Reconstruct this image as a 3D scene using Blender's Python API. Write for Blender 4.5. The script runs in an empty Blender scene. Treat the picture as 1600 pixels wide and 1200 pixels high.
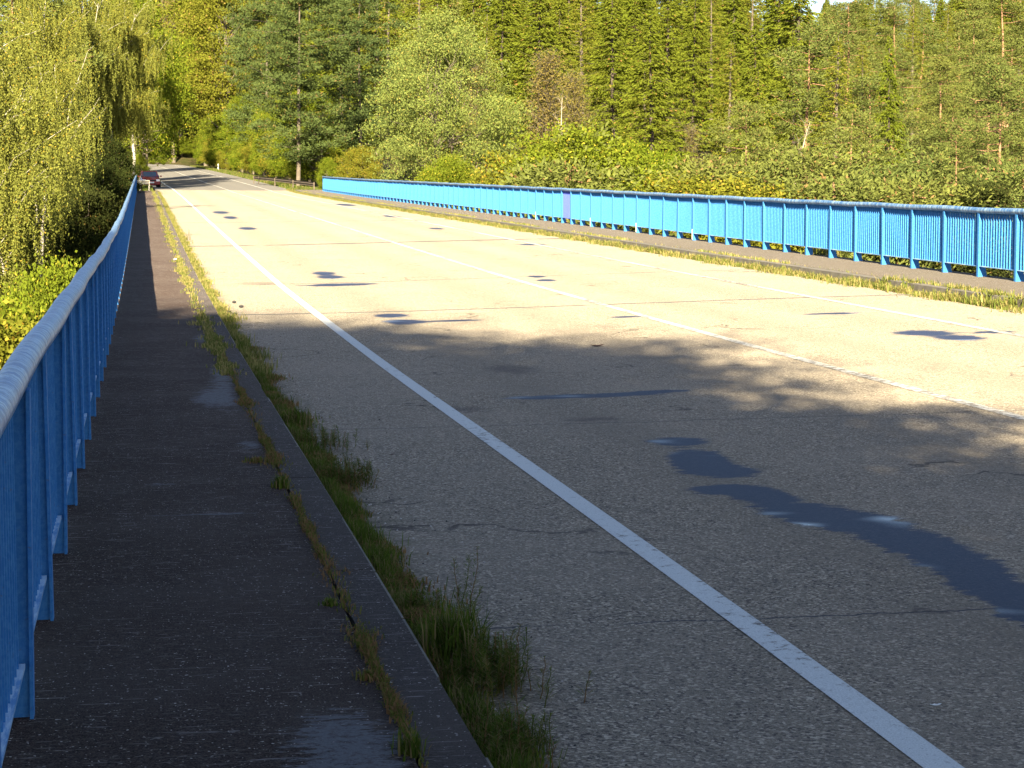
import bpy, math, random
import numpy as np
from math import sin, cos, pi, radians, sqrt, asin, atan, exp, hypot
from mathutils import Matrix, Vector
random.seed(7); RNG = np.random.default_rng(7)
SC = bpy.context.scene; COL = SC.collection

# ------------------------------------------------------------ camera
FPX = 3300.0; EYE = 1.70
PSI = asin(578/sqrt(578**2+333**2+FPX**2)); TH = atan(333/FPX)
cF = np.array([sin(PSI)*cos(TH), cos(PSI)*cos(TH), -sin(TH)])
cR = np.array([cos(PSI), -sin(PSI), 0.0])
cU = np.array([sin(PSI)*sin(TH), cos(PSI)*sin(TH), cos(TH)])
cam_d = bpy.data.cameras.new('camera'); cam = bpy.data.objects.new('camera', cam_d); COL.objects.link(cam)
cam_d.sensor_width = 36; cam_d.lens = 36*FPX/1600; cam_d.clip_start = 0.05; cam_d.clip_end = 5000
M = Matrix.Identity(4)
for i in range(3):
    M[i][0] = cR[i]; M[i][1] = cU[i]; M[i][2] = -cF[i]
M[0][3], M[1][3], M[2][3] = 0, 0, EYE
cam.matrix_world = M
SC.camera = cam
SC.render.resolution_x = 1024; SC.render.resolution_y = 768

# ------------------------------------------------------------ light
EL = radians(25); AZ = asin(.473*math.tan(EL))           # sun behind the camera, a little to the left
sund = Vector((-sin(AZ)*cos(EL), -cos(AZ)*cos(EL), sin(EL)))
sl = bpy.data.lights.new('sun', 'SUN'); sl.energy = 5.0; sl.angle = radians(0.53); sl.color = (1.0, 0.86, 0.60)
so = bpy.data.objects.new('sun', sl); COL.objects.link(so)
so.rotation_euler = sund.to_track_quat('Z', 'Y').to_euler()
W = bpy.data.worlds.new('World'); SC.world = W; W.use_nodes = True
wn = W.node_tree.nodes; bg = wn['Background']
sky = wn.new('ShaderNodeTexSky'); sky.sky_type = 'NISHITA'; sky.sun_disc = False
sky.sun_elevation = EL; sky.sun_rotation = math.atan2(sund.x, sund.y)
sky.air_density = 0.7; sky.dust_density = 0.9; sky.ozone_density = 1.0
W.node_tree.links.new(sky.outputs[0], bg.inputs[0]); bg.inputs[1].default_value = 0.05
SC.view_settings.view_transform = 'Standard'; SC.view_settings.look = 'None'
SC.view_settings.exposure = 2.4; SC.view_settings.gamma = 1
SC.view_settings.use_curve_mapping = False
SC.cycles.max_bounces = 6; SC.cycles.transparent_max_bounces = 4

# ------------------------------------------------------------ helpers
def tag(o, label=None, cat=None, group=None, kind=None):
    if label: o['label'] = label
    if cat: o['category'] = cat
    if group: o['group'] = group
    if kind: o['kind'] = kind
    return o
def empty(name, loc=(0, 0, 0), rz=0.0):
    o = bpy.data.objects.new(name, None); COL.objects.link(o); o.location = loc; o.rotation_euler = (0, 0, rz)
    o.empty_display_size = 0.2
    return o
class MB:
    def __init__(s): s.v = []; s.f = []; s.n = 0; s.smooth = False
    def add(s, v, f):
        v = np.asarray(v, float).reshape(-1, 3); f = np.asarray(f, int)
        s.v.append(v); s.f.append(f + s.n); s.n += len(v)
    def box(s, x0, x1, y0, y1, z0, z1):
        v = [(x0,y0,z0),(x1,y0,z0),(x1,y1,z0),(x0,y1,z0),(x0,y0,z1),(x1,y0,z1),(x1,y1,z1),(x0,y1,z1)]
        s.add(v, [(0,3,2,1),(4,5,6,7),(0,1,5,4),(1,2,6,5),(2,3,7,6),(3,0,4,7)])
    def hexa(s, v):
        s.add(v, [(0,3,2,1),(4,5,6,7),(0,1,5,4),(1,2,6,5),(2,3,7,6),(3,0,4,7)])
    def tube(s, pts, rad, n=6, cap=True):
        pts = np.asarray(pts, float); k = len(pts); rad = np.broadcast_to(np.asarray(rad, float), (k,))
        t = np.gradient(pts, axis=0); t /= np.linalg.norm(t, axis=1)[:, None] + 1e-9
        ref = np.array([0, 0, 1.0]) if abs(t[0][2]) < 0.8 else np.array([1.0, 0, 0])
        a = np.cross(t, ref); a /= np.linalg.norm(a, axis=1)[:, None] + 1e-9
        b = np.cross(t, a)
        an = np.linspace(0, 2*pi, n, endpoint=False)
        v = pts[:, None, :] + rad[:, None, None]*(a[:, None, :]*np.cos(an)[None, :, None] + b[:, None, :]*np.sin(an)[None, :, None])
        i = np.arange(k-1)[:, None]*n; j = np.arange(n)[None, :]; j2 = (j+1) % n
        f = np.stack([i+j, i+j2, i+n+j2, i+n+j], -1).reshape(-1, 4)
        base = s.n
        s.add(v.reshape(-1, 3), f)
        if cap and n == 4:
            s.f.append(np.array([[0,1,2,3]])+base); s.f.append(np.array([[0,1,2,3]])+base+(k-1)*n)
        elif cap:
            for off in (0, (k-1)*n):
                c = s.n
                s.v.append(pts[0 if off == 0 else -1][None, :]); s.n += 1
                jj = np.arange(n)
                s.f.append(np.stack([jj+base+off, (jj+1) % n+base+off, np.full(n, c), np.full(n, c)], -1))
    def leaves(s, c, u, w):
        """rhombic leaf cards: centre c, long half axis u, short half axis w (Nx3 arrays)"""
        N = len(c)
        v = np.stack([c-u, c+w+u*0.1, c+u, c-w+u*0.1], 1).reshape(-1, 3)
        f = np.arange(4*N).reshape(N, 4)
        s.add(v, f)
    def mesh(s, name):
        v = np.concatenate(s.v) if s.v else np.zeros((0, 3))
        me = bpy.data.meshes.new(name)
        tri = []; 
        f = np.concatenate([q if q.shape[1] == 4 else np.concatenate([q, q[:, 2:3]], 1) for q in s.f])
        isq = f[:, 2] != f[:, 3]
        ls = np.where(isq, 4, 3); st = np.concatenate([[0], np.cumsum(ls)[:-1]])
        keep = np.ones((len(f), 4), bool); keep[~isq, 3] = False
        loops = f[keep]
        me.vertices.add(len(v)); me.vertices.foreach_set('co', v.astype(np.float32).ravel())
        me.loops.add(len(loops)); me.loops.foreach_set('vertex_index', loops.astype(np.int32))
        me.polygons.add(len(f)); me.polygons.foreach_set('loop_start', st.astype(np.int32))
        me.update(calc_edges=True); me.validate()
        me.polygons.foreach_set('use_smooth', np.full(len(me.polygons), bool(s.smooth)))
        return me
    def build(s, name, mat, parent=None, smooth=False):
        s.smooth = smooth
        o = bpy.data.objects.new(name, s.mesh(name)); COL.objects.link(o)
        for m in (mat if isinstance(mat, (list, tuple)) else [mat]): o.data.materials.append(m)
        if parent: o.parent = parent
        return o
def copy_tree(o, parent=None):
    c = o.copy(); COL.objects.link(c); c.parent = parent
    for ch in list(o.children): copy_tree(ch, c)
    return c
def unit(a): return a/(np.linalg.norm(a, axis=-1, keepdims=True)+1e-9)
def rdir(n): return unit(RNG.normal(size=(n, 3)))

# ------------------------------------------------------------ materials
class NT:
    def __init__(s, name):
        s.m = bpy.data.materials.new(name); s.m.use_nodes = True; s.t = s.m.node_tree; s.t.nodes.clear()
        s.out = s.t.nodes.new('ShaderNodeOutputMaterial')
    def n(s, typ, **kw):
        x = s.t.nodes.new('ShaderNode'+typ)
        for k, v in kw.items(): setattr(x, k, v)
        return x
    def l(s, a, b): s.t.links.new(a, b)
    def val(s, x, v):
        if isinstance(v, (int, float)): x.default_value = v
        elif isinstance(v, (tuple, list)): x.default_value = (*v, 1) if len(v) == 3 and hasattr(x.default_value, '__len__') and len(x.default_value) == 4 else v
        else: s.l(v, x)
    def math(s, op, a, b=0.0, c=0.0, clamp=False):
        x = s.n('Math', operation=op); x.use_clamp = clamp
        s.val(x.inputs[0], a); s.val(x.inputs[1], b); s.val(x.inputs[2], c); return x.outputs[0]
    def mix(s, f, a, b, blend='MIX'):
        x = s.n('Mix', data_type='RGBA', blend_type=blend)
        s.val(x.inputs[0], f); s.val(x.inputs[6], a); s.val(x.inputs[7], b); return x.outputs[2]
    def noise(s, vec, scale, detail=3, rough=0.6, dist=0.0):
        x = s.n('TexNoise'); s.l(vec, x.inputs['Vector']); x.inputs['Scale'].default_value = scale
        x.inputs['Detail'].default_value = detail; x.inputs['Roughness'].default_value = rough; x.inputs['Distortion'].default_value = dist
        return x.outputs['Fac']
    def ramp(s, f, a, b, lo=0.0, hi=1.0):
        x = s.n('MapRange'); x.interpolation_type = 'SMOOTHSTEP'
        s.val(x.inputs[0], f); s.val(x.inputs[1], a); s.val(x.inputs[2], b); s.val(x.inputs[3], lo); s.val(x.inputs[4], hi)
        return x.outputs[0]
    def scale(s, vec, sc):
        x = s.n('Mapping'); s.l(vec, x.inputs[0]); x.inputs['Scale'].default_value = sc; return x.outputs[0]
    def pbsdf(s, col, rough=0.7, bump=None, bs=0.3, bd=0.01, spec=0.5, metal=0.0):
        p = s.n('BsdfPrincipled'); s.val(p.inputs['Base Color'], col); s.val(p.inputs['Roughness'], rough)
        s.val(p.inputs['Specular IOR Level'], spec); p.inputs['Diffuse Roughness'].default_value = 0.0; s.val(p.inputs['Metallic'], metal)
        if bump is not None:
            b = s.n('Bump'); s.val(b.inputs['Height'], bump); s.val(b.inputs['Strength'], bs); b.inputs['Distance'].default_value = bd
            s.l(b.outputs[0], p.inputs['Normal'])
        s.l(p.outputs[0], s.out.inputs[0]); return p
def coords(t, kind='Object'): return t.n('TexCoord').outputs[kind]

def simple(name, col, rough=0.6, var=0.25, sc=8.0, metal=0.0, spec=0.5, dark=None):
    t = NT(name); c = coords(t); n = t.noise(c, sc, 4)
    col2 = dark or tuple(x*(1-var) for x in col)
    t.pbsdf(t.mix(t.ramp(n, 0.35, 0.65), col2, col), rough, n, 0.2, 0.005, spec, metal); return t.m

def leaf_mat(name, a, b, c, trans=0.3, dry=None, dryf=0.0):
    """a..b per leaf, shifted towards c per tree"""
    t = NT(name); g = t.n('NewGeometry'); oi = t.n('ObjectInfo')
    r = g.outputs['Random Per Island']
    col = t.mix(r, a, b)
    col = t.mix(t.math('MULTIPLY', oi.outputs['Random'], 0.75), col, c)
    nz = t.noise(coords(t), 0.45, 2)
    col = t.mix(t.ramp(nz, 0.42, 0.68, 0, 0.55), col, t.mix(0.5, col, c))
    if dry:
        rr = t.math('FRACT', t.math('MULTIPLY', r, 17.3))
        col = t.mix(t.math('LESS_THAN', rr, dryf), col, dry)
    d = t.n('BsdfDiffuse'); t.l(col, d.inputs[0])
    tr = t.n('BsdfTranslucent'); t.l(col, tr.inputs[0])
    m = t.n('MixShader'); m.inputs[0].default_value = trans; t.l(d.outputs[0], m.inputs[1]); t.l(tr.outputs[0], m.inputs[2])
    gl = t.n('BsdfGlossy'); gl.inputs['Roughness'].default_value = 0.45; gl.inputs[0].default_value = (0.8, 0.8, 0.7, 1)
    m2 = t.n('MixShader'); m2.inputs[0].default_value = 0.0; t.l(m.outputs[0], m2.inputs[1]); t.l(gl.outputs[0], m2.inputs[2])
    t.l(m2.outputs[0], t.out.inputs[0]); return t.m

MT = {}
MT['spruce'] = leaf_mat('spruce_needles', (0.055,0.075,0.008), (0.095,0.115,0.012), (0.11,0.125,0.015), 0.12, (0.22,0.12,0.04), 0.012)
MT['pine'] = leaf_mat('pine_needles', (0.06,0.085,0.022), (0.115,0.135,0.038), (0.12,0.13,0.03), 0.12, (0.20,0.12,0.05), 0.03)
MT['darkpine'] = leaf_mat('dark_pine_needles', (0.038,0.062,0.022), (0.075,0.10,0.032), (0.08,0.10,0.025), 0.12, (0.16,0.11,0.04), 0.03)
MT['larch'] = leaf_mat('larch_needles', (0.085,0.11,0.012), (0.145,0.155,0.018), (0.15,0.15,0.02), 0.3, (0.25,0.17,0.05), 0.04)
MT['willow'] = leaf_mat('willow_leaves', (0.10,0.135,0.034), (0.20,0.23,0.06), (0.16,0.19,0.04), 0.3, (0.28,0.24,0.06), 0.05)
MT['green'] = leaf_mat('shrub_leaves', (0.06,0.095,0.008), (0.125,0.16,0.012), (0.12,0.145,0.015), 0.25, (0.3,0.26,0.03), 0.05)
MT['yellow'] = leaf_mat('yellowing_leaves', (0.09,0.11,0.012), (0.17,0.17,0.02), (0.15,0.15,0.02), 0.3, (0.32,0.22,0.03), 0.07)
MT['birch'] = leaf_mat('birch_leaves', (0.085,0.10,0.018), (0.18,0.19,0.045), (0.15,0.15,0.025), 0.25, (0.30,0.22,0.03), 0.02)
MT['shade'] = leaf_mat('shade_toned_leaves', (0.012,0.020,0.005), (0.032,0.042,0.010), (0.03,0.032,0.01), 0.1, (0.10,0.07,0.02), 0.02)  # near-black leaf colour puts the shade below the birches into the leaves
MT['brown'] = leaf_mat('brown_twig_leaves', (0.13,0.10,0.03), (0.19,0.15,0.05), (0.15,0.13,0.03), 0.3)
MT['bark_spruce'] = simple('spruce_bark', (0.07,0.052,0.038), 0.9, 0.5, 3)
MT['bark_pine'] = simple('pine_bark', (0.30,0.165,0.09), 0.9, 0.4, 2.5)
MT['bark_grey'] = simple('grey_bark', (0.13,0.105,0.075), 0.9, 0.4, 3)
MT['bark_dead'] = simple('dead_bark', (0.36,0.31,0.25), 0.9, 0.25, 3)
def birch_bark():
    t = NT('birch_bark'); c = coords(t); n = t.noise(t.scale(c, (1, 1, 5)), 2.2, 4)
    t.pbsdf(t.mix(t.ramp(n, 0.56, 0.62), (0.36,0.33,0.27), (0.05,0.04,0.035)), 0.8, n, 0.3, 0.01); return t.m
MT['bark_birch'] = birch_bark()
def grass_mat(name, a, b, dry, dryf):
    t = NT(name); g = t.n('NewGeometry'); r = g.outputs['Random Per Island']
    c = coords(t); nz = t.noise(c, 1.3, 3)
    col = t.mix(r, a, b); rr = t.math('FRACT', t.math('MULTIPLY', r, 13.7))
    thr = t.math('ADD', dryf, t.math('MULTIPLY', t.math('SUBTRACT', nz, 0.5), 1.2))
    col = t.mix(t.math('LESS_THAN', rr, thr), col, dry)
    d = t.n('BsdfDiffuse'); t.l(col, d.inputs[0]); tr = t.n('BsdfTranslucent'); t.l(col, tr.inputs[0])
    m = t.n('MixShader'); m.inputs[0].default_value = 0.3; t.l(d.outputs[0], m.inputs[1]); t.l(tr.outputs[0], m.inputs[2])
    t.l(m.outputs[0], t.out.inputs[0]); return t.m
MT['grass_dry'] = grass_mat('dry_kerb_grass', (0.09,0.12,0.025), (0.18,0.19,0.045), (0.30,0.25,0.095), 0.4)
MT['grass'] = grass_mat('green_grass', (0.05,0.085,0.014), (0.11,0.15,0.022), (0.20,0.16,0.07), 0.3)
MT['moss'] = grass_mat('low_brown_weed', (0.09,0.11,0.02), (0.15,0.15,0.04), (0.22,0.13,0.06), 0.5)

# blue paint
def blue(name, base, pale, pf, rough=0.45):
    t = NT(name); c = coords(t); n = t.noise(c, 9, 5, 0.65); n2 = t.noise(t.scale(c, (14, 2.0, 14)), 3, 5, 0.7)
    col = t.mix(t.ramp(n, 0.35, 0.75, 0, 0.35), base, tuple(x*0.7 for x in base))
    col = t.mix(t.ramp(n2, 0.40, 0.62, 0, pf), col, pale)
    col = t.mix(t.ramp(t.noise(c, 40, 3), 0.66, 0.74, 0, 0.5), col, (0.10, 0.09, 0.10))
    rst = t.noise(t.scale(c, (1, 1, .25)), 22, 4, .75)
    col = t.mix(t.ramp(rst, .68, .73, 0, .85), col, (.10, .05, .03))
    t.pbsdf(col, rough, n, 0.15, 0.004, .25); return t.m
MT['blue'] = blue('blue_paint', (0.022,0.145,0.385), (0.08,0.25,0.48), 0.4, .7)
MT['palebar'] = blue('pale_bar_paint', (0.10,0.26,0.50), (0.45,0.58,0.68), .9)  # paler blue for the bottom bar of each panel
MT['violet'] = blue('violet_blue_paint', (0.045,0.075,0.42), (0.12,0.16,0.45), 0.3)
def handrail_mat():
    t = NT('weathered_handrail_paint'); c = coords(t)
    n1 = t.noise(t.scale(c, (1, 6, 1)), 3, 5, 0.7, 0.6); n2 = t.noise(t.scale(c, (1, 2.2, 1)), 38, 4, 0.75); n3 = t.noise(t.scale(c, (2, 18, 2)), 2, 4, 0.8, 1.5)
    col = t.mix(t.ramp(n1, 0.40, 0.60), (0.03,0.12,0.31), (0.28,0.40,0.52))
    col = t.mix(t.ramp(n3, 0.55, 0.63, 0, 0.9), col, (0.025,0.06,0.14))
    col = t.mix(t.ramp(n2, 0.52, 0.60, 0, 0.9), col, (0.03,0.07,0.15))
    t.pbsdf(col, 0.42, n2, 0.25, 0.003); return t.m
MT['handrail'] = handrail_mat()

# ------------------------------------------------------------ bridge surface heights
_yl = [-200, 6, 8.5, 11.5, 16, 21, 30, 39, 55, 63, 84, 106, 135, 168, 217, 300, 450, 700]
_zl = [0, 0, -.01, -.04, -.09, -.15, -.20, -.22, -.15, -.11, 0.0, .13, .27, .37, .40, 1.0, 3.0, 5.0]
_yr = [-200, 45, 65, 92, 130, 158, 166, 234, 450, 700]
_zr = [-.03, -.0, .03, .06, .10, .18, .30, .95, 3.2, 5.0]
def prof(y, a, b):
    y = np.asarray(y, float); return (np.interp(y-2.5, a, b)+np.interp(y, a, b)*2+np.interp(y+2.5, a, b))/4
def zp(x, y):
    """height of the walkway level (road lies 0.13 below it)"""
    t = np.clip((np.asarray(x, float)-1)/12, 0, 1); t = t*t*(3-2*t)
    return prof(y, _yl, _zl)*(1-t)+prof(y, _yr, _zr)*t
def shift(y):
    y = np.asarray(y, float)
    return -np.clip(y-175, 0, None)**2/17500 - np.clip(y-430, 0, None)**2/160 + np.clip(-10-y, 0, None)**2/90
RD = -0.13
def px_ray(x, y): return cR*(x-800)+cU*(600-y)+cF*FPX
def px2road(x, y, off=RD):
    r = px_ray(x, y); h = off; X = Y = 0
    for _ in range(30):
        t = (EYE-h)/(-r[2]) if r[2] < 0 else 1e3
        X, Y = r[0]*t, r[1]*t; h = 0.5*h+0.5*(float(zp(X, Y))+off)
    return X, Y
def px_at(x, Y, y=None):
    r = px_ray(x, 267 if y is None else y); t = Y/r[1]
    return (r[0]*t, Y, EYE+r[2]*t)

def strip(name, mat, x0, x1, y0, y1, off, step=1.5, nx=8, parent=None, follow=True, thick=None):
    ys = np.arange(y0, y1+1e-6, step); 
    if ys[-1] < y1-1e-3: ys = np.append(ys, y1)
    xs = np.linspace(x0, x1, nx+1); X, Y = np.meshgrid(xs, ys)
    Z = zp(X, Y)+off; XX = X+(shift(Y) if follow else 0)
    v = np.stack([XX, Y, Z], -1).reshape(-1, 3); m = MB()
    i, j = np.meshgrid(np.arange(len(ys)-1), np.arange(nx), indexing='ij'); a = i*(nx+1)+j
    m.add(v, np.stack([a, a+1, a+nx+2, a+nx+1], -1).reshape(-1, 4))
    if thick:
        for col, flip in ((0, 0), (nx, 1)):
            e = v.reshape(len(ys), nx+1, 3)[:, col]; lo = e.copy(); lo[:, 2] -= thick
            k = np.arange(len(ys)-1); n = len(ys)
            f = np.stack([k, k+n, k+n+1, k+1], -1)
            m.add(np.concatenate([e, lo]), f[:, ::-1] if flip else f)
        for row in (0, len(ys)-1):
            e = v.reshape(len(ys), nx+1, 3)[row]; lo = e.copy(); lo[:, 2] -= thick; k = np.arange(nx); n = nx+1
            m.add(np.concatenate([e, lo]), np.stack([k, k+1, k+n+1, k+n], -1))
    return m.build(name, mat, parent, smooth=False)

# ---- masks by ellipses (world position), ragged by noise
def ellipse_mask(t, c, ells, namp=0.9, soft=0.35, nscale=3.0):
    sx = t.n('SeparateXYZ'); t.l(c, sx.inputs[0]); x, y = sx.outputs[0], sx.outputs[1]
    nz = t.math('MULTIPLY', t.math('SUBTRACT', t.noise(t.scale(c, (.55, 1.7, 1)), nscale, 6, 0.75), 0.5), namp*2)
    best = None
    for cx, cy, rx, ry in ells:
        dx = t.math('DIVIDE', t.math('SUBTRACT', x, cx), rx); dy = t.math('DIVIDE', t.math('SUBTRACT', y, cy), ry)
        d = t.math('SQRT', t.math('ADD', t.math('MULTIPLY', dx, dx), t.math('MULTIPLY', dy, dy)))
        d = t.math('EXPONENT', t.math('MULTIPLY', t.math('MULTIPLY', d, d), -1.1))
        best = d if best is None else t.math('ADD', best, d)
    d = t.math('ADD', best, t.math('MULTIPLY', nz, t.ramp(best, .06, .35)))
    return t.ramp(d, .36, .36+soft), x, y
def pxell(x, y, rx, ry, off=RD):
    X, Y = px2road(x, y, off); X2, _ = px2road(x+rx, y, off); _, Ya = px2road(x, y-ry, off); _, Yb = px2road(x, y+ry, off)
    return X, Y, max(abs(X2-X), .02), max(abs(Ya-Yb)/2, .03)
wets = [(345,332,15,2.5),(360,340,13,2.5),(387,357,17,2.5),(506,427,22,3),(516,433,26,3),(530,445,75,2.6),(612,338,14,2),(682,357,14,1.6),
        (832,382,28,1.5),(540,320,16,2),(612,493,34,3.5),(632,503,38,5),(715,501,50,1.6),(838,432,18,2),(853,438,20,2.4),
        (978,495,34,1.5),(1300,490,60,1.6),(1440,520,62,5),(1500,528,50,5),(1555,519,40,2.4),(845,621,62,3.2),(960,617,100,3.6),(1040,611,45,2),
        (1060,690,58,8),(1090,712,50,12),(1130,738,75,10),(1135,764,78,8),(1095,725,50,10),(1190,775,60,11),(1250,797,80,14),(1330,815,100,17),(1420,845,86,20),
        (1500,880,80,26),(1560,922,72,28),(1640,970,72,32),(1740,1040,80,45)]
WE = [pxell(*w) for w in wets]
repairs = [pxell(800,577,45,9), pxell(930,655,60,4), pxell(405,443,45,3), pxell(730,640,45,6)]
def road_mat():
    t = NT('road_asphalt'); c = coords(t)
    fine = t.noise(c, 190, 2, 0.6); mid = t.noise(c, 62, 3, 0.7); big = t.noise(c, 0.55, 4, 0.6)
    vo = t.n('TexVoronoi'); t.l(c, vo.inputs['Vector']); vo.inputs['Scale'].default_value = 85
    far = t.noise(t.scale(c, (1, .35, 1)), 11, 4, 0.75)
    base = t.mix(t.ramp(fine, 0.3, 0.7), (0.085,0.070,0.054), (0.31,0.268,0.205))
    gr = t.noise(t.scale(c, (1, .14, 1)), 75, 3, .7)
    base = t.mix(t.ramp(gr, .38, .22, 0, .6), base, (.06,.05,.045)); base = t.mix(t.ramp(gr, .56, .72, 0, .5), base, (.40,.345,.265))
    sep = t.n('SeparateColor'); t.l(vo.outputs['Color'], sep.inputs[0])
    base = t.mix(t.ramp(sep.outputs[0], 0.72, 0.95, 0, 0.8), base, (0.50,0.44,0.34))
    base = t.mix(t.ramp(sep.outputs[1], 0.68, 0.95, 0, 0.9), base, (0.045,0.038,0.034))
    base = t.mix(t.ramp(mid, 0.30, 0.5, 0.55, 0), base, (0.06,0.052,0.045))
    base = t.mix(t.ramp(far, 0.5, 0.75, 0, 0.35), base, (0.27,0.235,0.185))
    base = t.mix(t.ramp(far, 0.46, 0.28, 0, 0.45), base, (0.08,0.07,0.06))
    base = t.mix(t.ramp(big, 0.35, 0.7, 0.0, 0.35), base, (0.25,0.215,0.17))
    sx = t.n('SeparateXYZ'); t.l(c, sx.inputs[0]); x, y = sx.outputs[0], sx.outputs[1]
    # worn wheel tracks
    for wx in (3.4, 5.3, 7.6, 9.0):
        tr = t.ramp(t.math('ABSOLUTE', t.math('SUBTRACT', x, wx)), 0.6, 0.0, 0, 0.38)
        base = t.mix(t.math('MULTIPLY', tr, t.ramp(big, .3, .6, .3, 1)), base, (0.12,0.105,0.085))
    # asphalt beyond the bridge is greyer
    wob = t.math('MULTIPLY', t.math('SUBTRACT', t.noise(c, 0.4, 3), .5), 3.0)
    beyond = t.ramp(t.math('ADD', y, wob), 163, 168)
    base = t.mix(t.math('MULTIPLY', beyond, 0.8), base, t.mix(fine, (0.04,0.042,0.045), (0.11,0.11,0.11)))
    # transverse joints
    jn = t.math('MULTIPLY', t.math('SUBTRACT', t.noise(t.scale(c, (1, 0, 0)), 1.5, 5, .7), .5), 0.30)
    yy = t.math('ADD', y, jn); jt = None
    for Y0, wd in ((px2road(600, 379)[1], .30), (px2road(480, 490)[1], .09), (px2road(560, 441)[1], .07), (px2road(560, 345)[1], .16), (px2road(560, 322)[1], .16), (8.3, .012), (15.6, .015)):
        q = t.ramp(t.math('ABSOLUTE', t.math('SUBTRACT', yy, Y0)), wd, wd*.4)
        jt = q if jt is None else t.math('MAXIMUM', jt, q)
    gap = t.ramp(t.noise(c, 0.8, 2), 0.28, 0.42)
    base = t.mix(t.math('MULTIPLY', jt, t.math('MULTIPLY', gap, 0.9)), base, (0.022,0.028,0.042))
    # fine cracks
    vc = t.n('TexVoronoi', feature='DISTANCE_TO_EDGE'); vc.inputs['Scale'].default_value = .42
    wv = t.n('VectorMath', operation='ADD'); t.l(c, wv.inputs[0]); nzc = t.n('TexNoise'); t.l(c, nzc.inputs['Vector']); nzc.inputs['Scale'].default_value = 1.6; nzc.inputs['Detail'].default_value = 5
    sc_ = t.n('VectorMath', operation='SCALE'); t.l(nzc.outputs['Color'], sc_.inputs[0]); sc_.inputs['Scale'].default_value = 1.3; t.l(sc_.outputs[0], wv.inputs[1]); t.l(wv.outputs[0], vc.inputs['Vector'])
    crk = t.math('MULTIPLY', t.ramp(vc.outputs['Distance'], .012, .003), t.ramp(t.noise(c, .5, 2), .52, .62))
    base = t.mix(t.math('MULTIPLY', crk, .8), base, (.035,.03,.028))
    rp, _, _ = ellipse_mask(t, c, repairs, 1.6, 0.35, 12)
    base = t.mix(t.math('MULTIPLY', rp, 0.5), base, (0.055,0.045,0.045))
    # moss and dirt at the kerb
    dm = t.ramp(t.math('ADD', x, t.math('MULTIPLY', t.noise(c, 5, 4), -0.7)), 1.02, 0.62, 0, 0.9)
    base = t.mix(t.math('MULTIPLY', dm, t.ramp(y, 170, 160)), base, (0.06,0.055,0.03))
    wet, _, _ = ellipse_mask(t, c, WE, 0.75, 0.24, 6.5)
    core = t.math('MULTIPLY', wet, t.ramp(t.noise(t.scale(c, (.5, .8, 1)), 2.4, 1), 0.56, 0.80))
    col = t.mix(t.math('MULTIPLY', wet, 0.9), base, t.mix(fine, (0.001,0.008,0.036), (0.005,0.017,0.055)))  # wet patches: the blue base colour stands in for sky mirrored in them
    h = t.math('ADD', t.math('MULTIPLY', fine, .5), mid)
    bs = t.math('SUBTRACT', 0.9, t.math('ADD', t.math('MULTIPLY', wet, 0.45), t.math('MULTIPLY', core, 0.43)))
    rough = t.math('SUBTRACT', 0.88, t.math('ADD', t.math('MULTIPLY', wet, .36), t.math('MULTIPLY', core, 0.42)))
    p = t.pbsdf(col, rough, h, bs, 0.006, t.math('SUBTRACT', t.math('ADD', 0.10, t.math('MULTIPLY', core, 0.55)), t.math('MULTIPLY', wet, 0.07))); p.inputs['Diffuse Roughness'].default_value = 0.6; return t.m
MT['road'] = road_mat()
def line_mat(name, wear, col=(0.62,0.63,0.60)):
    t = NT(name); c = coords(t); fine = t.noise(c, 170, 2); n = t.noise(c, 14, 5, 0.75); b = t.noise(t.scale(c, (1, .25, 1)), 1.2, 3)
    asp = t.mix(t.ramp(fine, 0.3, 0.7), (0.08,0.07,0.06), (0.28,0.25,0.21))
    cc = t.mix(t.ramp(fine, 0.3, 0.7), tuple(k*.72 for k in col), col)
    f = t.math('ADD', t.math('MULTIPLY', n, 0.65), t.math('MULTIPLY', b, 0.35))
    col2 = t.mix(t.ramp(f, wear, wear+0.09), cc, asp)
    col2 = t.mix(t.ramp(t.noise(c, 90, 2), 0.66, 0.72, 0, .7), col2, (.06, .055, .05))
    t.pbsdf(col2, 0.8, fine, 0.5, 0.004, 0.25); return t.m
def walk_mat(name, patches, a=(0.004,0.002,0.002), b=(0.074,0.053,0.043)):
    t = NT(name); c = coords(t); fine = t.noise(c, 150, 3, .7); mid = t.noise(c, 30, 4, .7); st = t.noise(t.scale(c, (1.2, 9, 1)), 3.2, 5, .75)
    sp = t.noise(c, 75, 1)
    col = t.mix(t.ramp(fine, .35, .65), a, b)
    col = t.mix(t.ramp(mid, .5, .7, 0, .5), col, (0.085,0.072,0.065))
    col = t.mix(t.ramp(st, .60, .74, 0, .75), col, (0.15,0.145,0.15))
    ln = t.noise(t.scale(c, (2.0, 34, 1)), 2.0, 3, .6)
    col = t.mix(t.ramp(ln, .64, .69, 0, .85), col, (0.26,0.24,0.24))
    ln2 = t.noise(t.scale(c, (7, 60, 1)), 2.0, 2, .6, 1.0)
    col = t.mix(t.ramp(ln2, .67, .71, 0, .8), col, (0.30,0.28,0.27))
    big = t.noise(c, .9, 3)
    col = t.mix(t.ramp(big, .4, .7, 0, .4), col, (0.075,0.062,0.055))
    col = t.mix(t.ramp(sp, .70, .74), col, (0.42,0.39,0.37))
    if patches:
        m, _, _ = ellipse_mask(t, c, patches, 2.4, .5, 14)
        col = t.mix(t.math('MULTIPLY', m, t.ramp(mid, .25, .55)), col, t.mix(fine, (0.06,0.065,0.075), (0.17,0.175,0.19)))
    t.pbsdf(col, .85, t.math('ADD', fine, mid), .7, .008, .06).inputs['Diffuse Roughness'].default_value = 1.0; return t.m
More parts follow.
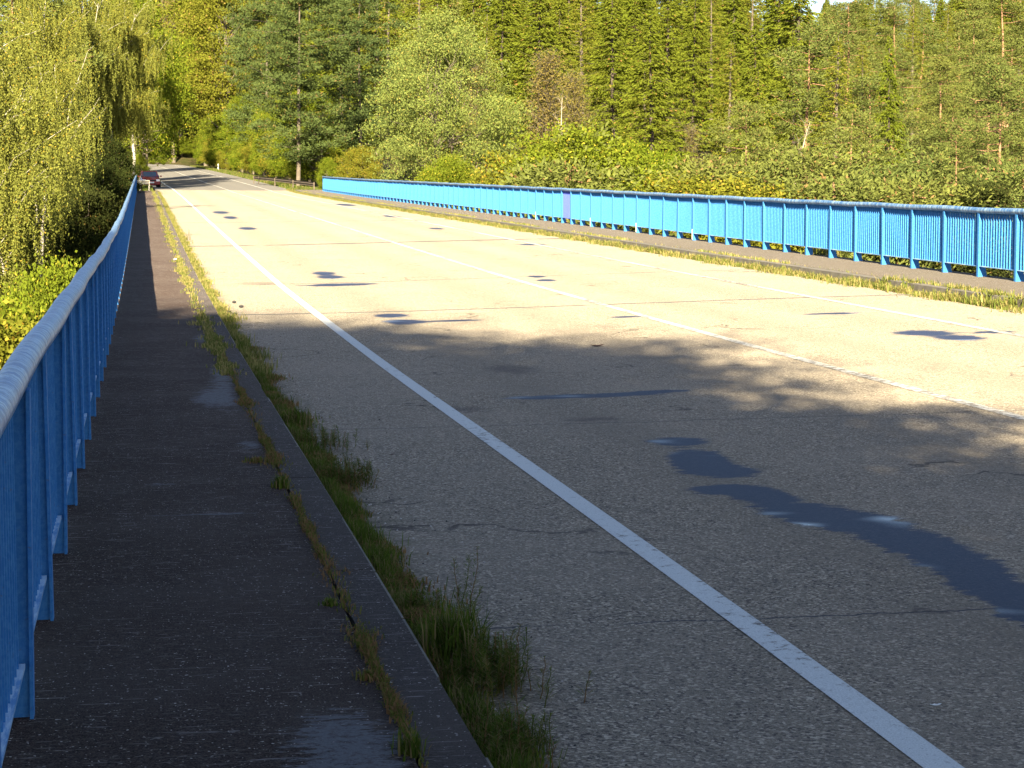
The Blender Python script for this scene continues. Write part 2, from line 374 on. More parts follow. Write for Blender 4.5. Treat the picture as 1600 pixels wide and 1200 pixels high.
wp = [pxell(345,585,16,16,0),pxell(348,618,28,22,0),pxell(325,622,25,10,0),pxell(392,695,22,7,0),pxell(535,1150,85,46,0),pxell(560,1215,100,60,0),
      pxell(250,757,22,2,0),pxell(310,804,90,1.6,0),pxell(322,530,20,8,0)]
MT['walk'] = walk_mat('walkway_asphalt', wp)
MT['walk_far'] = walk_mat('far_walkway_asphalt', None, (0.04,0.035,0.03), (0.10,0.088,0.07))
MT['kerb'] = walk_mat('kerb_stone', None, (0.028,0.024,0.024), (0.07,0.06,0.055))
MT['concrete'] = simple('concrete', (0.17,0.15,0.115), 0.85, 0.35, 6)
def ground_mat():
    t = NT('forest_floor'); c = coords(t); n = t.noise(c, .25, 5); n2 = t.noise(c, 3, 5, .7)
    col = t.mix(t.ramp(n, .4, .62), (0.055,0.06,0.015), (0.09,0.07,0.03)); col = t.mix(t.ramp(n2, .45, .65), col, (0.035,0.03,0.014))
    t.pbsdf(col, .95, n2, .8, .2, .1); return t.m
MT['ground'] = ground_mat()

# ------------------------------------------------------------ structure: ground sheet
def sst(a, lo, hi):
    t = np.clip((a-lo)/(hi-lo), 0, 1); return t*t*(3-2*t)
def terrain(X, Y):
    X = np.asarray(X, float); Y = np.asarray(Y, float)
    r = np.hypot(X, Y)
    cx = 6+shift(np.clip(Y, -60, 430)); dx = np.abs(X-cx)
    roadz = zp(np.clip(X-shift(Y), 1, 13), Y)-0.22
    left = X < cx
    depth = np.where(left, -7.0, -9.0)
    far_in = np.where(left, sst(Y, 95, 168), sst(Y, 95, 185)*sst(dx, 0, 40)+sst(Y, 120, 162)*(1-sst(dx, 0, 40)))
    near_in = 1-sst(Y, -4, 18)
    v = depth*(1-far_in)*(1-near_in)
    hill = np.clip(r-180, 0, 270)*0.080*sst(dx, 9, 60)
    hill = np.where(left, np.clip(Y-150, 0, 300)*.05*sst(dx, 10, 40), hill)
    hill = hill - np.clip(r-450, 0, 400)*0.06*sst(dx, 9, 60)
    hill = hill + np.clip(Y-478, 0, 70)*.16*(np.abs(X) < 260)*(1-sst(dx, 60, 120))
    back = np.clip(-Y-30, 0, 120)*.05*sst(dx, 8, 25)
    bumps = 0.5*np.sin(X*.21+1.3)*np.sin(Y*.17)*sst(dx, 9, 18)
    onroad = np.where(Y > 164, 1, np.where(Y < -3, 1, 0))
    base = np.where(onroad > 0, roadz, roadz*0.3)
    z = base+v+hill+back+bumps-0.25*sst(dx, 6, 9)*onroad
    return z
def build_ground():
    xs = np.unique(np.concatenate([np.linspace(-500, -30, 24), np.linspace(-30, 60, 61), np.linspace(60, 260, 41), np.linspace(260, 900, 20)]))
    ys = np.unique(np.concatenate([np.linspace(-400, -40, 16), np.linspace(-40, 40, 41), np.linspace(40, 580, 163), np.linspace(580, 1500, 18)]))
    X, Y = np.meshgrid(xs, ys); Z = terrain(X, Y)
    m = MB(); nx = len(xs); i, j = np.meshgrid(np.arange(len(ys)-1), np.arange(nx-1), indexing='ij'); a = i*nx+j
    m.add(np.stack([X, Y, Z], -1).reshape(-1, 3), np.stack([a, a+1, a+nx+1, a+nx], -1).reshape(-1, 4))
    return m.build('ground', MT['ground'], smooth=True)
tag(build_ground(), kind='structure')
BY0, BY1 = -6.0, 163.0
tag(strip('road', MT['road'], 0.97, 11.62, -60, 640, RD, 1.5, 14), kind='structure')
tag(strip('road_edge_line', line_mat('edge_line_paint', .55), 2.34, 2.465, -40, 420, RD+.004, 1.5, 1), kind='structure')
tag(strip('road_centre_line', line_mat('centre_line_paint', .478, (.60,.59,.54)), 6.52, 6.64, -40, 420, RD+.004, 1.5, 1), kind='structure')
tag(strip('road_edge_line', line_mat('far_edge_line_paint', .488, (.58,.57,.52)), 9.72, 9.84, -40, 420, RD+.004, 1.5, 1), kind='structure')
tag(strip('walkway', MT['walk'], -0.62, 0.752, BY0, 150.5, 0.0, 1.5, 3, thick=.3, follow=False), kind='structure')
# kerb stones with narrow joints
def kerb(x0, x1, y0, y1, L=1.0, seed=1, mat=None):
    rg = np.random.default_rng(seed); m = MB(); y = y0
    while y < y1:
        a = y+.002; b = min(y+L, y1)-.002; dz = rg.uniform(-.002, .002); dx = rg.uniform(-.004, .004)
        za, zb = float(zp(x0, a))+dz, float(zp(x0, b))+dz
        m.hexa([(x0+.004,a,za-.35),(x1+dx,a,za-.35),(x1+dx,b,zb-.35),(x0+.004,b,zb-.35),(x0+.004,a,za),(x1+dx-.008,a,za),(x1+dx-.008,b,zb),(x0+.004,b,zb)])
        y += L
    return m.build('kerb', mat or MT['kerb'])
tag(kerb(.765, .965, BY0, 151, 1.5, 1), kind='structure')
m = MB(); rk = np.random.default_rng(4)
for k in range(152):
    if rk.random() < .3: continue
    y = -1+k; za, zb = float(zp(.9, y)), float(zp(.9, y+1))
    m.hexa([(.962,y+.01,za-.12),(.985,y+.01,za-.12),(.985,y+.985,zb-.12),(.962,y+.985,zb-.12),(.958,y+.01,za-.012),(.97,y+.01,za-.012),(.97,y+.985,zb-.012),(.958,y+.985,zb-.012)])
tag(m.build('kerb_edging', MT['concrete']), kind='structure')
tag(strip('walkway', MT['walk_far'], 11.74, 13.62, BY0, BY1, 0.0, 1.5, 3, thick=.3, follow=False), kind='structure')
tag(kerb(11.52, 11.73, BY0, BY1, 2.0, 2, MT['concrete']), kind='structure')
# bridge deck slab, edge beams and girders below
deck = strip('bridge_deck', MT['concrete'], -.75, 13.8, BY0, BY1, -0.32, 3, 6, thick=.35, follow=False); tag(deck, kind='structure')
g = MB()
for gx in (1.0, 4.8, 8.6, 12.4):
    for y in np.arange(BY0, BY1-3, 3.0):
        za, zb = float(zp(gx, y)), float(zp(gx, y+3))
        g.hexa([(gx-.3,y,za-2.2),(gx+.3,y,za-2.2),(gx+.3,y+3,zb-2.2),(gx-.3,y+3,zb-2.2),(gx-.3,y,za-.6),(gx+.3,y,za-.6),(gx+.3,y+3,zb-.6),(gx-.3,y+3,zb-.6)])
for py in (35, 75, 115): g.box(.2, 13.2, py-.6, py+.6, -11, -2.1)
tag(g.build('bridge_girders', MT['concrete']), kind='structure')

# ------------------------------------------------------------ railings
def post_mesh(sx):
    """sx=+1: outward is +x. origin at base, at the railing line"""
    m = MB(); o = sx
    def bx(a, b, y0, y1, z0, z1): m.box(min(a*o, b*o), max(a*o, b*o), y0, y1, z0, z1)
    bx(-.052, -.040, -.035, .035, 0, 1.03)      # inner flange
    bx(.034, .046, -.030, .030, .30, 1.03)      # outer flange
    q = [(-.040, 0), (.115, 0), (.085, .16), (.034, .30), (.034, 1.03), (-.040, 1.03)]   # tapered web
    v = [(a*o, -.006, z) for a, z in q]+[(a*o, .006, z) for a, z in q]
    m.add([v[0], v[1], v[2], v[2]], [(0, 1, 2, 3)])
    m = MB()
    bx(-.052, -.040, -.035, .035, 0, 1.035); bx(.034, .046, -.030, .030, .30, 1.035)
    n = len(q)
    quads = [(0, 1, 2, 3), (0, 3, 4, 5)]
    F = [f for f in quads]+[tuple(reversed([i+n for i in f])) for f in quads]
    for i in range(n): F.append((i, (i+1) % n, (i+1) % n+n, i+n))
    m.add(v, F)
    return m.mesh('post')
NB = 13
def panel_mesh(sx):
    m = MB(); p = 1.5/(NB+1)
    def bx(a, b, y0, y1, z0, z1): m.box(min(a*sx, b*sx), max(a*sx, b*sx), y0, y1, z0, z1)
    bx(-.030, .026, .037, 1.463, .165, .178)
    bx(-.022, .026, .037, 1.463, 1.022, 1.032)
    for k in range(NB):
        y = p*(k+1); bx(-.014, .022, y-.006, y+.006, .178, 1.022)
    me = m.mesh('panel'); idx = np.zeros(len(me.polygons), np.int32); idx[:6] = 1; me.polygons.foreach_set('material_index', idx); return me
def railing(name, label, X, sx, y0, n, violet=None, reflect=()):
    root = empty(name, (X, y0, float(zp(X, y0)))); tag(root, label, 'railing')
    pm, am = post_mesh(sx), panel_mesh(sx)
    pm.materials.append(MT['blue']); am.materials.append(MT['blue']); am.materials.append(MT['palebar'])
    L = root.location; rg = np.random.default_rng(5)
    for k in range(n):
        y = y0+1.5*k; z = float(zp(X, y)); z2 = float(zp(X, y+1.5))
        o = bpy.data.objects.new('post', pm); COL.objects.link(o); o.parent = root; o.location = (0, y-L.y, z-L.z)
        o.rotation_euler = (rg.normal(0, .003), rg.normal(0, .006), 0)
        if k < n-1:
            me = am
            if k == violet:
                me = am.copy(); me.materials.clear(); me.materials.append(MT['violet']); me.materials.append(MT['violet'])
            o = bpy.data.objects.new('panel', me); COL.objects.link(o); o.parent = root; o.location = (0, y-L.y, z-L.z)
            o.rotation_euler = (math.atan2(z2-z, 1.5), 0, 0)
            if k == violet: o['label'] = 'violet-blue panel darker than the rest'
        if k in reflect:
            mm = MB(); mm.box(-.062*1, -.054, -.012, .012, .02, .27)
            r = mm.build('reflector', MT['white'], root); r.location = (0 if sx > 0 else .116, y-L.y, z-L.z)
    ys = np.arange(y0-.35, y0+1.5*(n-1)+.35, .5); zz = zp(X, ys)+1.075+.006*np.sin(ys*1.9)
    m = MB(); m.tube(np.stack([np.zeros_like(ys)-.022*sx+.004*np.sin(ys*.7), ys-L.y, zz-L.z], -1), .047, 16)
    m.build('handrail', MT['handrail'], root, smooth=True)
    for e in (0, -1):
        m = MB(); c = np.array([-.022*sx, ys[e]-L.y, zz[e]-L.z]); d = -1 if e == 0 else 1
        m.tube([c+[0, d*.001, 0], c+[0, d*.03, 0]], .050, 14); m.build('end_cap', MT['white'] if e else MT['blue'], root)
    return root
MT['white'] = simple('white_paint', (.75,.75,.72), .5, .15, 12)
railing('bridge_railing', 'blue steel railing along the narrow dark walkway on the left, weathered pale handrail', -.415, -1, 0.66, 100)
railing('bridge_railing', 'long blue steel railing on the far right side of the road below the wooded hill', 13.3, 1, 9.8, 100, violet=37, reflect=(27, 31, 35, 41))

# ------------------------------------------------------------ guard rails, marker post
def guardrail(label, pts, posts, mat, h=.75):
    root = empty('guard_rail', pts[0]); tag(root, label, 'guard rail'); L = np.array(pts[0])
    P = np.array(pts, float)-L; d = unit(np.gradient(P, axis=0)); nrm = np.stack([d[:, 1], -d[:, 0], 0*d[:, 0]], -1)
    prof_ = [(0, -.155), (.05, -.12), (.05, -.06), (0, -.02), (0, .02), (.05, .06), (.05, .12), (0, .155)]
    m = MB(); k = len(P); n = len(prof_)
    for s_ in (0, .004):
        v = np.stack([P+nrm*(a+s_)+np.array([0, 0, h-.155+b]) for a, b in prof_], 1).reshape(-1, 3)
        i, j = np.meshgrid(np.arange(k-1), np.arange(n-1), indexing='ij'); a = i*n+j
        m.add(v, np.stack([a, a+1, a+n+1, a+n], -1).reshape(-1, 4))
    m.build('beam', mat, root)
    for t_ in posts:
        x = np.interp(t_, np.arange(k), P[:, 0]); y = np.interp(t_, np.arange(k), P[:, 1]); z = np.interp(t_, np.arange(k), P[:, 2])
        q = MB(); q.box(-.05, .05, -.03, .03, -.4, h-.02); q.box(-.05, .05, .03, .06, h-.25, h-.05)
        o = q.build('post', mat, root); o.location = (x, y, z)
MT['galv'] = simple('weathered_galvanised_steel', (.11,.085,.06), .8, .4, 3, metal=.2)
gp = [(12.9-.25*i+float(shift(162+4*i))*0, 162+4*i, float(zp(12, 162+4*i))-.15) for i in range(11)]
guardrail('weathered brown-grey guard rail beyond the far end of the right railing', gp, [0, 3, 6, 9, 10], MT['galv'])
MT['cream'] = simple('pale_guard_rail_steel', (.62,.56,.42), .5, .2, 3)
gp = [(-.78+.42*i, 154+.9*i, float(zp(0, 155))-.02) for i in range(4)]
guardrail('short pale guard rail closing the end of the walkway in front of the red car', gp, [0, 1.5, 3], MT['cream'], .72)
def marker(x, Y, label):
    X = px_at(x, Y)[0]; z = float(terrain(X, Y)); z = max(z, -5)
    r = empty('marker_post', (X, Y, z)); tag(r, label, 'marker post')
    m = MB(); m.hexa([(-.06,-.05,-.1),(.06,-.05,-.1),(.06,.05,-.1),(-.06,.05,-.1),(-.05,-.04,1.0),(.05,-.04,1.0),(.05,.04,1.1),(-.05,.04,1.1)])
    m.build('body', MT['white'], r)
    m = MB(); m.box(-.062, .062, -.058, .052, .66, .84); m.build('band', simple('black_band', (.03,.03,.03)), r)
marker(341, 335, 'white roadside marker post on the grass verge at far right bend')

# ------------------------------------------------------------ red car
def car():
    Y = 190.0; X = .62; z = float(zp(1, Y))+RD+.0
    r = empty('parked_car', (X, Y, z), radians(4)); tag(r, 'red hatchback parked at the left verge beyond the walkway end', 'car')
    red = NT('red_car_paint'); p = red.pbsdf((.32,.012,.02), .25); p.inputs['Coat Weight'].default_value = .6; red = red.m
    gl = NT('car_glass'); gl.pbsdf((.06,.10,.16), .05, spec=.8); gl = gl.m
    blk = simple('black_rubber', (.02,.02,.02), .8); sil = simple('silver_trim', (.6,.6,.62), .3, .1, 5, .6)
    # front faces the camera (-y). loft of cross-sections
    S = [(-1.98,.28,.52,.70),(-1.9,.22,.66,.80),(-1.5,.20,.80,.84),(-.95,.20,.93,.86),(-.2,.20,.96,.87),(.8,.20,.98,.87),(1.6,.22,.98,.84),(1.92,.30,.90,.76)]
    def loft(S, top=.9):
        m = MB(); V = []
        for y, z0, z1, w in S:
            V += [(-w*.92,y,z0),(-w,y,z0+.15),(-w,y,z1-.22),(-w*top,y,z1),(0,y,z1+.03),(w*top,y,z1),(w,y,z1-.22),(w,y,z0+.15),(w*.92,y,z0)]
        n = 9; F = []
        for i in range(len(S)-1):
            for j in range(n): F.append((i*n+j, i*n+(j+1) % n, (i+1)*n+(j+1) % n, (i+1)*n+j))
        for o in (0, (len(S)-1)*n):
            F += [(o, o+1, o+7, o+8), (o+1, o+2, o+6, o+7), (o+2, o+3, o+5, o+6), (o+3, o+4, o+5, o+5)]
        m.add(V, F); return m
    loft(S).build('body', red, r, smooth=False)
    m = MB()
    C = [(-1.02,.93,.95,.80,.80),(-.35,.93,1.38,.79,.60),(.9,.95,1.44,.79,.60),(1.72,.95,1.02,.76,.70)]
    V = []
    for y, z0, z1, w0, w1 in C: V += [(-w0,y,z0),(-w1,y,z1),(w1,y,z1),(w0,y,z0)]
    F = [];
    for i in range(3):
        for j in range(3): F.append((i*4+j, i*4+j+1, i*4+j+5, i*4+j+4))
    m.add(V, F); m.build('window', gl, r)
    m = MB(); m.hexa([(-.62,-.36,1.37),(.62,-.36,1.37),(.62,1.0,1.43),(-.62,1.0,1.43),(-.58,-.30,1.42),(.58,-.30,1.42),(.58,.95,1.475),(-.58,.95,1.475)]); m.build('roof', red, r)
    for sx in (-1, 1):
        m = MB(); m.tube([(sx*.62,-1.05,.93),(sx*.60,-.38,1.40)], .035, 6); m.tube([(sx*.78,.25,.93),(sx*.61,.25,1.42)], .035, 6); m.tube([(sx*.74,1.70,.98),(sx*.60,.95,1.43)], .05, 6)
        m.build('pillar', red, r)
        m = MB(); m.box(sx*.60-.15, sx*.60+.15, -2.0, -1.86, .54, .70); m.build('headlight', sil, r)
        m = MB(); m.box(sx*.96-.08, sx*.96+.08, -.75, -.62, .92, 1.04); m.build('mirror', red, r)
        for wy in (-1.28, 1.25):
            w = MB(); w.tube([(sx*.68, wy, .31), (sx*.875, wy, .31)], .31, 20); wo = w.build('wheel', blk, r)
            w = MB(); w.tube([(sx*.87, wy, .31), (sx*.885, wy, .31)], .19, 14); w.build('rim', sil, wo)
    m = MB(); m.box(-.26, .26, -2.02, -1.99, .38, .50); m.build('number_plate', MT['white'], r)
    m = MB(); m.box(-.42, .42, -2.0, -1.95, .56, .66); m.build('grille', blk, r)
car()

# ------------------------------------------------------------ trees
def limb(p0, p1, sag=.0, k=5, wob=.1):
    t = np.linspace(0, 1, k)[:, None]; p = np.array(p0)*(1-t)+np.array(p1)*t
    p[:, 2] += sag*np.sin(t[:, 0]*pi); L = np.linalg.norm(np.array(p1)-np.array(p0))
    p[1:-1] += RNG.normal(0, wob*L*.12, (k-2, 3)); return p
def trunk_line(h, lean=.02, k=9, wob=.08):
    t = np.linspace(0, 1, k); a = RNG.uniform(0, 2*pi)
    x = lean*h*t*cos(a)+np.cumsum(RNG.normal(0, wob, k))*.35; y = lean*h*t*sin(a)+np.cumsum(RNG.normal(0, wob, k))*.35
    x -= x[0]; y -= y[0]; return np.stack([x, y, t*h-.3*(1-t)], -1)
def on_line(P, z): return np.array([np.interp(z, P[:, 2], P[:, 0]), np.interp(z, P[:, 2], P[:, 1]), z])

def proto(name, trunk, crown, tm, cm, extra=None):
    r = empty(name, (0, 0, -500))
    trunk.build('trunk', MT[tm], r, smooth=True)
    if crown: crown.build('crown', MT[cm], r)
    return r
def make_spruce(h=22, R=3.6, z0=.06, cm='spruce', dens=1.8, card=.19, droop=.32, tm='bark_spruce', wisp=.05):
    P = trunk_line(h, .01, 9, .04); tr = MB(); tr.tube(P, np.linspace(.26, .02, 9), 8)
    cr = MB(); C = []; U = []; Wd = []
    z = h*z0+1
    while z < h-.15:
        f = (z/h); n = int(RNG.integers(7, 11)); Lm = R*(1-f)**.78+.15
        for _ in range(n):
            a = RNG.uniform(0, 2*pi); L = Lm*RNG.uniform(.62, 1.12); o = on_line(P, z+RNG.uniform(-.15, .15)); d = np.array([cos(a), sin(a), 0])
            k = max(3, int(L*7.5*dens)); s = np.sqrt(RNG.uniform(.02, 1, k)); side = np.array([-sin(a), cos(a), 0])
            zz = -droop*L*s+.28*droop*L*s**3
            c = o+d[None]*(s*L)[:, None]+side[None]*(RNG.normal(0, .17*L*.5+.04, k)*(1-.45*s))[:, None]
            c[:, 2] += zz+RNG.normal(0, .05, k)-np.abs(RNG.normal(0, .10, k))
            u = d[None]*.7+side[None]*RNG.normal(0, .5, (k, 1))+np.array([0, 0, -.75])[None]*RNG.uniform(.3, 1.3, (k, 1))+RNG.normal(0, wisp, (k, 3))
            u = unit(u)*card*RNG.uniform(.6, 1.25, (k, 1)); w = unit(np.cross(u, rdir(k)))*card*.30*RNG.uniform(.7, 1.3, (k, 1))
            C.append(c); U.append(u); Wd.append(w)
            if RNG.random() < .25: tr.tube(np.array([o, o+d*L*.8+[0, 0, -droop*L*.6]]), [.03, .008], 3, False)
        z += RNG.uniform(.26, .40)*(.7+.5*(1-f))
    cr.leaves(np.concatenate(C), np.concatenate(U), np.concatenate(Wd)); return proto('spruce_tree' if cm == 'spruce' else 'larch_tree', tr, cr, tm, cm)
def make_pine(h=17, R=3.8, z0=.35, cm='pine', npad=85, per=170, card=.11, flat=.45, name='pine_tree', tm='bark_pine', lf=.3):
    P = trunk_line(h, .03, 9, .13); tr = MB(); tr.tube(P, np.linspace(.21, .03, 9), 8)
    cr = MB(); C = []; U = []; Wd = []
    for i in range(npad):
        f = z0+(1-z0)*(i+RNG.random())/npad; z = f*h; q = (f-z0)/(1-z0)
        L = R*(sin(pi*min(1, q*.80+.20))**.7+.12)*RNG.uniform(.45 if lf > .2 else .12, 1.1); a = RNG.uniform(0, 2*pi)
        o = on_line(P, z); e = o+np.array([cos(a)*L, sin(a)*L, RNG.uniform(-.12, .35)*L])
        e[2] = min(e[2], h+.4)
        if RNG.random() < lf: tr.tube(limb(o, e, -.06*L, 4, .3), np.linspace(.045, .01, 4), 4, False)
        for sub in range(3):
            c0 = e-(e-o)*RNG.uniform(0, .55)*(sub > 0)+RNG.normal(0, .35, 3)*(sub > 0)
            k = int(per/3*RNG.uniform(.6, 1.4)); sg = np.array([.48, .48, .48*flat])*RNG.uniform(.7, 1.35)
            c = c0+rdir(k)*(RNG.uniform(0, 1, (k, 1))**.45)*sg*1.7
            u = unit(unit(c-c0+1e-3)*1.0+np.array([0, 0, .55])+RNG.normal(0, .35, (k, 3)))*card*RNG.uniform(.7, 1.4, (k, 1))
            w = unit(np.cross(u, rdir(k)))*card*.38
            C.append(c); U.append(u); Wd.append(w)
    for _ in range(5):
        z = RNG.uniform(.12, z0+.1)*h; o = on_line(P, z); a = RNG.uniform(0, 2*pi); L = RNG.uniform(.4, 1.6)
        tr.tube(limb(o, o+np.array([cos(a)*L, sin(a)*L, RNG.uniform(-.2, .3)]), 0, 4, .4), [.04, .03, .02, .008], 4, False)
    cr.leaves(np.concatenate(C), np.concatenate(U), np.concatenate(Wd)); return proto(name, tr, cr, tm, cm)
def make_broad(h=14, R=5, zc=.55, cm='willow', ncl=150, per=170, card=.13, name='broadleaf_tree', tm='bark_grey', spread=.62, trunks=1, clump=.85, limbs=40, vert=.5):
    tr = MB(); cr = MB(); C = []; U = []; Wd = []
    PS = [trunk_line(h*.8, .03+.10*(trunks > 1), 8, .12) for _ in range(trunks)]
    for P in PS: tr.tube(P, np.linspace(.22/sqrt(trunks), .03, 8), 7)
    rz = h*(1-zc)
    for i in range(ncl):
        d = rdir(1)[0]
        if d[2] < -.75: d[2] *= -1
        rr = RNG.uniform(.25, 1)**.42*RNG.uniform(.84, 1.1)
        taper = 1-.35*max(0, d[2])**2
        c0 = np.array([d[0]*R*rr*taper, d[1]*R*rr*taper, h*zc+d[2]*rz*rr*(1 if d[2] > 0 else .85)])
        if c0[2] < .25: c0[2] = RNG.uniform(.3, 1)
        if i < limbs:
            P = PS[i % trunks]; o = on_line(P, max(.25*h*.8, min(c0[2]*RNG.uniform(.45, .75), h*.7)))
            tr.tube(limb(o, c0, .0, 5, .5), np.linspace(.065, .01, 5), 4, False)
        k = int(per*RNG.uniform(.6, 1.4)); sg = clump*RNG.uniform(.55, 1.2)
        c = c0+RNG.normal(0, 1, (k, 3))*np.array([sg, sg, sg*.62])*.62
        u = unit(rdir(k)+np.array([0, 0, vert])*RNG.choice([-1, 1], (k, 1)))*card*RNG.uniform(.6, 1.3, (k, 1)); w = unit(np.cross(u, rdir(k)))*card*spread*RNG.uniform(.7, 1.2, (k, 1))
        C.append(c); U.append(u); Wd.append(w)
    C = np.concatenate(C); C[:, 2] = np.maximum(C[:, 2], .05)
    cr.leaves(C, np.concatenate(U), np.concatenate(Wd)); return proto(name, tr, cr, tm, cm)
def make_bare(h=11, R=2.6, n=150, leafy=2500, cm='brown', tm='bark_grey', name='bare_tree'):
    tr = MB(); cr = MB(); P = trunk_line(h, .03, 8, .1); tr.tube(P, np.linspace(.13, .015, 8), 6); E = []
    for i in range(n):
        z = RNG.uniform(.22, .97)*h; o = on_line(P, z); a = RNG.uniform(0, 2*pi); L = R*(1.1-z/h*.75)*RNG.uniform(.5, 1.1)
        e = o+np.array([cos(a)*L*.75, sin(a)*L*.75, L*RNG.uniform(.5, 1.1)]); q = limb(o, e, 0, 5, .5); tr.tube(q, np.linspace(.03, .006, 5), 3, False); E.append(q)
    for q in E:
        for _ in range(4):
            b = q[RNG.integers(1, 5)]; e = b+RNG.normal(0, .45, 3)+[0, 0, .35]; tr.tube(np.array([b, e]), [.010, .005], 3, False)
    if leafy:
        Q = np.concatenate(E); c = Q[RNG.integers(0, len(Q), leafy)]+RNG.normal(0, .35, (leafy, 3)); u = rdir(leafy)*.11; w = unit(np.cross(u, rdir(leafy)))*.045
        cr.leaves(c, u, w)
    return proto(name, tr, cr if leafy else None, tm, cm)
def make_birch(h=17, R=4.2, strands=900, card=.046, cm='birch', zlow=.12, name='birch_tree', forks=3, slow=0):
    tr = MB(); cr = MB(); C = []; U = []; Wd = []; Ps = []
    P = trunk_line(h, .04, 14, .30); tr.tube(P, np.linspace(.17, .01, 14)**1.0, 8); Ps.append(P)
    for i in range(forks):
        z = h*RNG.uniform(.2, .45); o = on_line(P, z); a = RNG.uniform(0, 2*pi)
        q = limb(o, o+np.array([cos(a)*R*.42, sin(a)*R*.42, h*RNG.uniform(.35, .5)]), 0, 7, .35); tr.tube(q, np.linspace(.12, .02, 7), 6); Ps.append(q)
    tips = []
    for i in range(52):
        Q = Ps[RNG.integers(0, len(Ps))]; o = Q[0]*0; k = RNG.uniform(.12, 1)*(len(Q)-1); j = int(min(k, len(Q)-2)); o = Q[j]+(Q[j+1]-Q[j])*(k-j)
        f = o[2]/h
        if f < zlow: continue
        a = RNG.uniform(0, 2*pi); L = R*(1.0-.55*f)*RNG.uniform(.4, 1.15)
        e = o+np.array([cos(a)*L, sin(a)*L, L*RNG.uniform(.5, 1.3)]); q = limb(o, e, .14*L, 6, .16)
        tr.tube(q, np.linspace(.024, .005, 6), 4, False); tips.append(q)
    cl = []
    for s in range(int(strands/11)):
        q = tips[RNG.integers(0, len(tips))]; k = RNG.uniform(.8, 5); j = int(min(k, 4)); cl.append((q[j]+(q[j+1]-q[j])*(k-j), RNG.uniform(.6, 1.25)))
    for s in range(strands):
        b, lf_ = cl[RNG.integers(0, len(cl))]; b = b+RNG.normal(0, .34, 3)
        L = min(RNG.uniform(.4, 2.3)*lf_, b[2]-.2-slow*h)
        if L < .3: continue
        n = max(6, int(L*26)); t = np.linspace(0, 1, n)
        dr = RNG.normal(0, .16, 2); c = b+np.stack([dr[0]*t**.5*1.4, dr[1]*t**.5*1.4, -L*t], -1)+RNG.normal(0, .045, (n, 3))
        u = unit(np.array([0, 0, -1])+RNG.normal(0, .55, (n, 3)))*card*RNG.uniform(.7, 1.3, (n, 1)); w = unit(np.cross(u, rdir(n)))*card*.6
        C.append(c); U.append(u); Wd.append(w)
    cr.leaves(np.concatenate(C), np.concatenate(U), np.concatenate(Wd)); return proto(name, tr, cr, 'bark_birch', cm)

PR = {}
PR['spruceA'] = (make_spruce(22, 3.7), 22); PR['spruceB'] = (make_spruce(20, 3.2, .1), 20); PR['spruceC'] = (make_spruce(24, 4.2, .04, dens=1.8), 24)
PR['larchA'] = (make_spruce(22, 3.4, .08, 'larch', 2.0, .13, .12, 'bark_grey', .35), 22); PR['larchB'] = (make_spruce(20, 3.0, .12, 'larch', 2.0, .13, .05, 'bark_grey', .4), 20)
PR['pineA'] = (make_pine(17, 3.7), 17); PR['pineB'] = (make_pine(18, 3.2, .45, npad=66), 18); PR['pineC'] = (make_pine(15, 3.9, .22, npad=95), 15)
PR['darkpine'] = (make_pine(21, 5.4, .14, 'darkpine', 210, 230, .12, .38, tm='bark_grey', lf=.12), 21)
PR['darkpineB'] = (make_pine(20, 4.6, .2, 'darkpine', 180, 220, .12, .4, tm='bark_grey', lf=.12), 20)
PR['willow'] = (make_broad(17, 6.4, .52, 'willow', 330, 230, .10, 'willow_tree', spread=.42, limbs=60, clump=1.0, trunks=2), 17)
PR['oak'] = (make_broad(15, 5, .50, 'green', 240, 190, .10), 15)
PR['aspen'] = (make_broad(19, 4.2, .50, 'larch', 300, 170, .10, trunks=1, clump=.9), 19)
PR['shrub'] = (make_broad(7.5, 3.6, .48, 'green', 190, 330, .06, 'leafy_shrub', trunks=4, clump=.6, vert=.1), 7.5)
PR['shrubY'] = (make_broad(6, 3.0, .45, 'yellow', 140, 330, .06, 'yellow_shrub', trunks=4, clump=.6, vert=.1), 6)
PR['shrubP'] = (make_pine(6, 2.6, .08, 'pine', 70, 150, .085, .5, 'young_pine'), 6)
PR['darkshrub'] = (make_broad(8, 3.6, .46, 'shade', 170, 260, .075, 'shade_toned_shrub', trunks=4, clump=.7, vert=.1), 8)
PR['bare'] = (make_bare(), 11); PR['bareB'] = (make_bare(12, 3.0, 170, 5200), 12)
PR['dead'] = (make_bare(9, 1.7, 16, 0, tm='bark_dead', name='dead_tree'), 9)
PR['birchA'] = (make_birch(17, 4.3, 3600), 17); PR['birchB'] = (make_birch(15, 3.9, 3200), 15)
PR['birchC'] = (make_birch(20, 4.2, 3400, .066, zlow=.20, slow=.12), 20)
used = {}
def place(kind, X, Y, h, label, cat='tree', group=None, z=None, rz=None, wid=1.0, tilt=0):
    p, h0 = PR[kind]
    if kind in used: o = copy_tree(p)
    else: o = p; used[kind] = 1
    s = h/h0; o.location = (X, Y, float(terrain(X, Y))-.1 if z is None else z)
    o.scale = (s*wid, s*wid, s); o.rotation_euler = (0, tilt, RNG.uniform(0, 2*pi) if rz is None else rz)
    o['label'] = label; o['category'] = cat
    if group: o['group'] = group
    elif 'group' in o: del o['group']
    return o
def ptree(kind, x, Y, ytop, label, wid=1.0, group=None, cat='tree', z=None, rz=None, tilt=0):
    """x = picture column, ytop = picture row of the top, Y = distance"""
    X, _, zt = px_at(x, Y, ytop); zb = float(terrain(X, Y))-.1 if z is None else z
    return place(kind, X, Y, zt-zb, label, cat, group, zb, rz, wid, tilt)

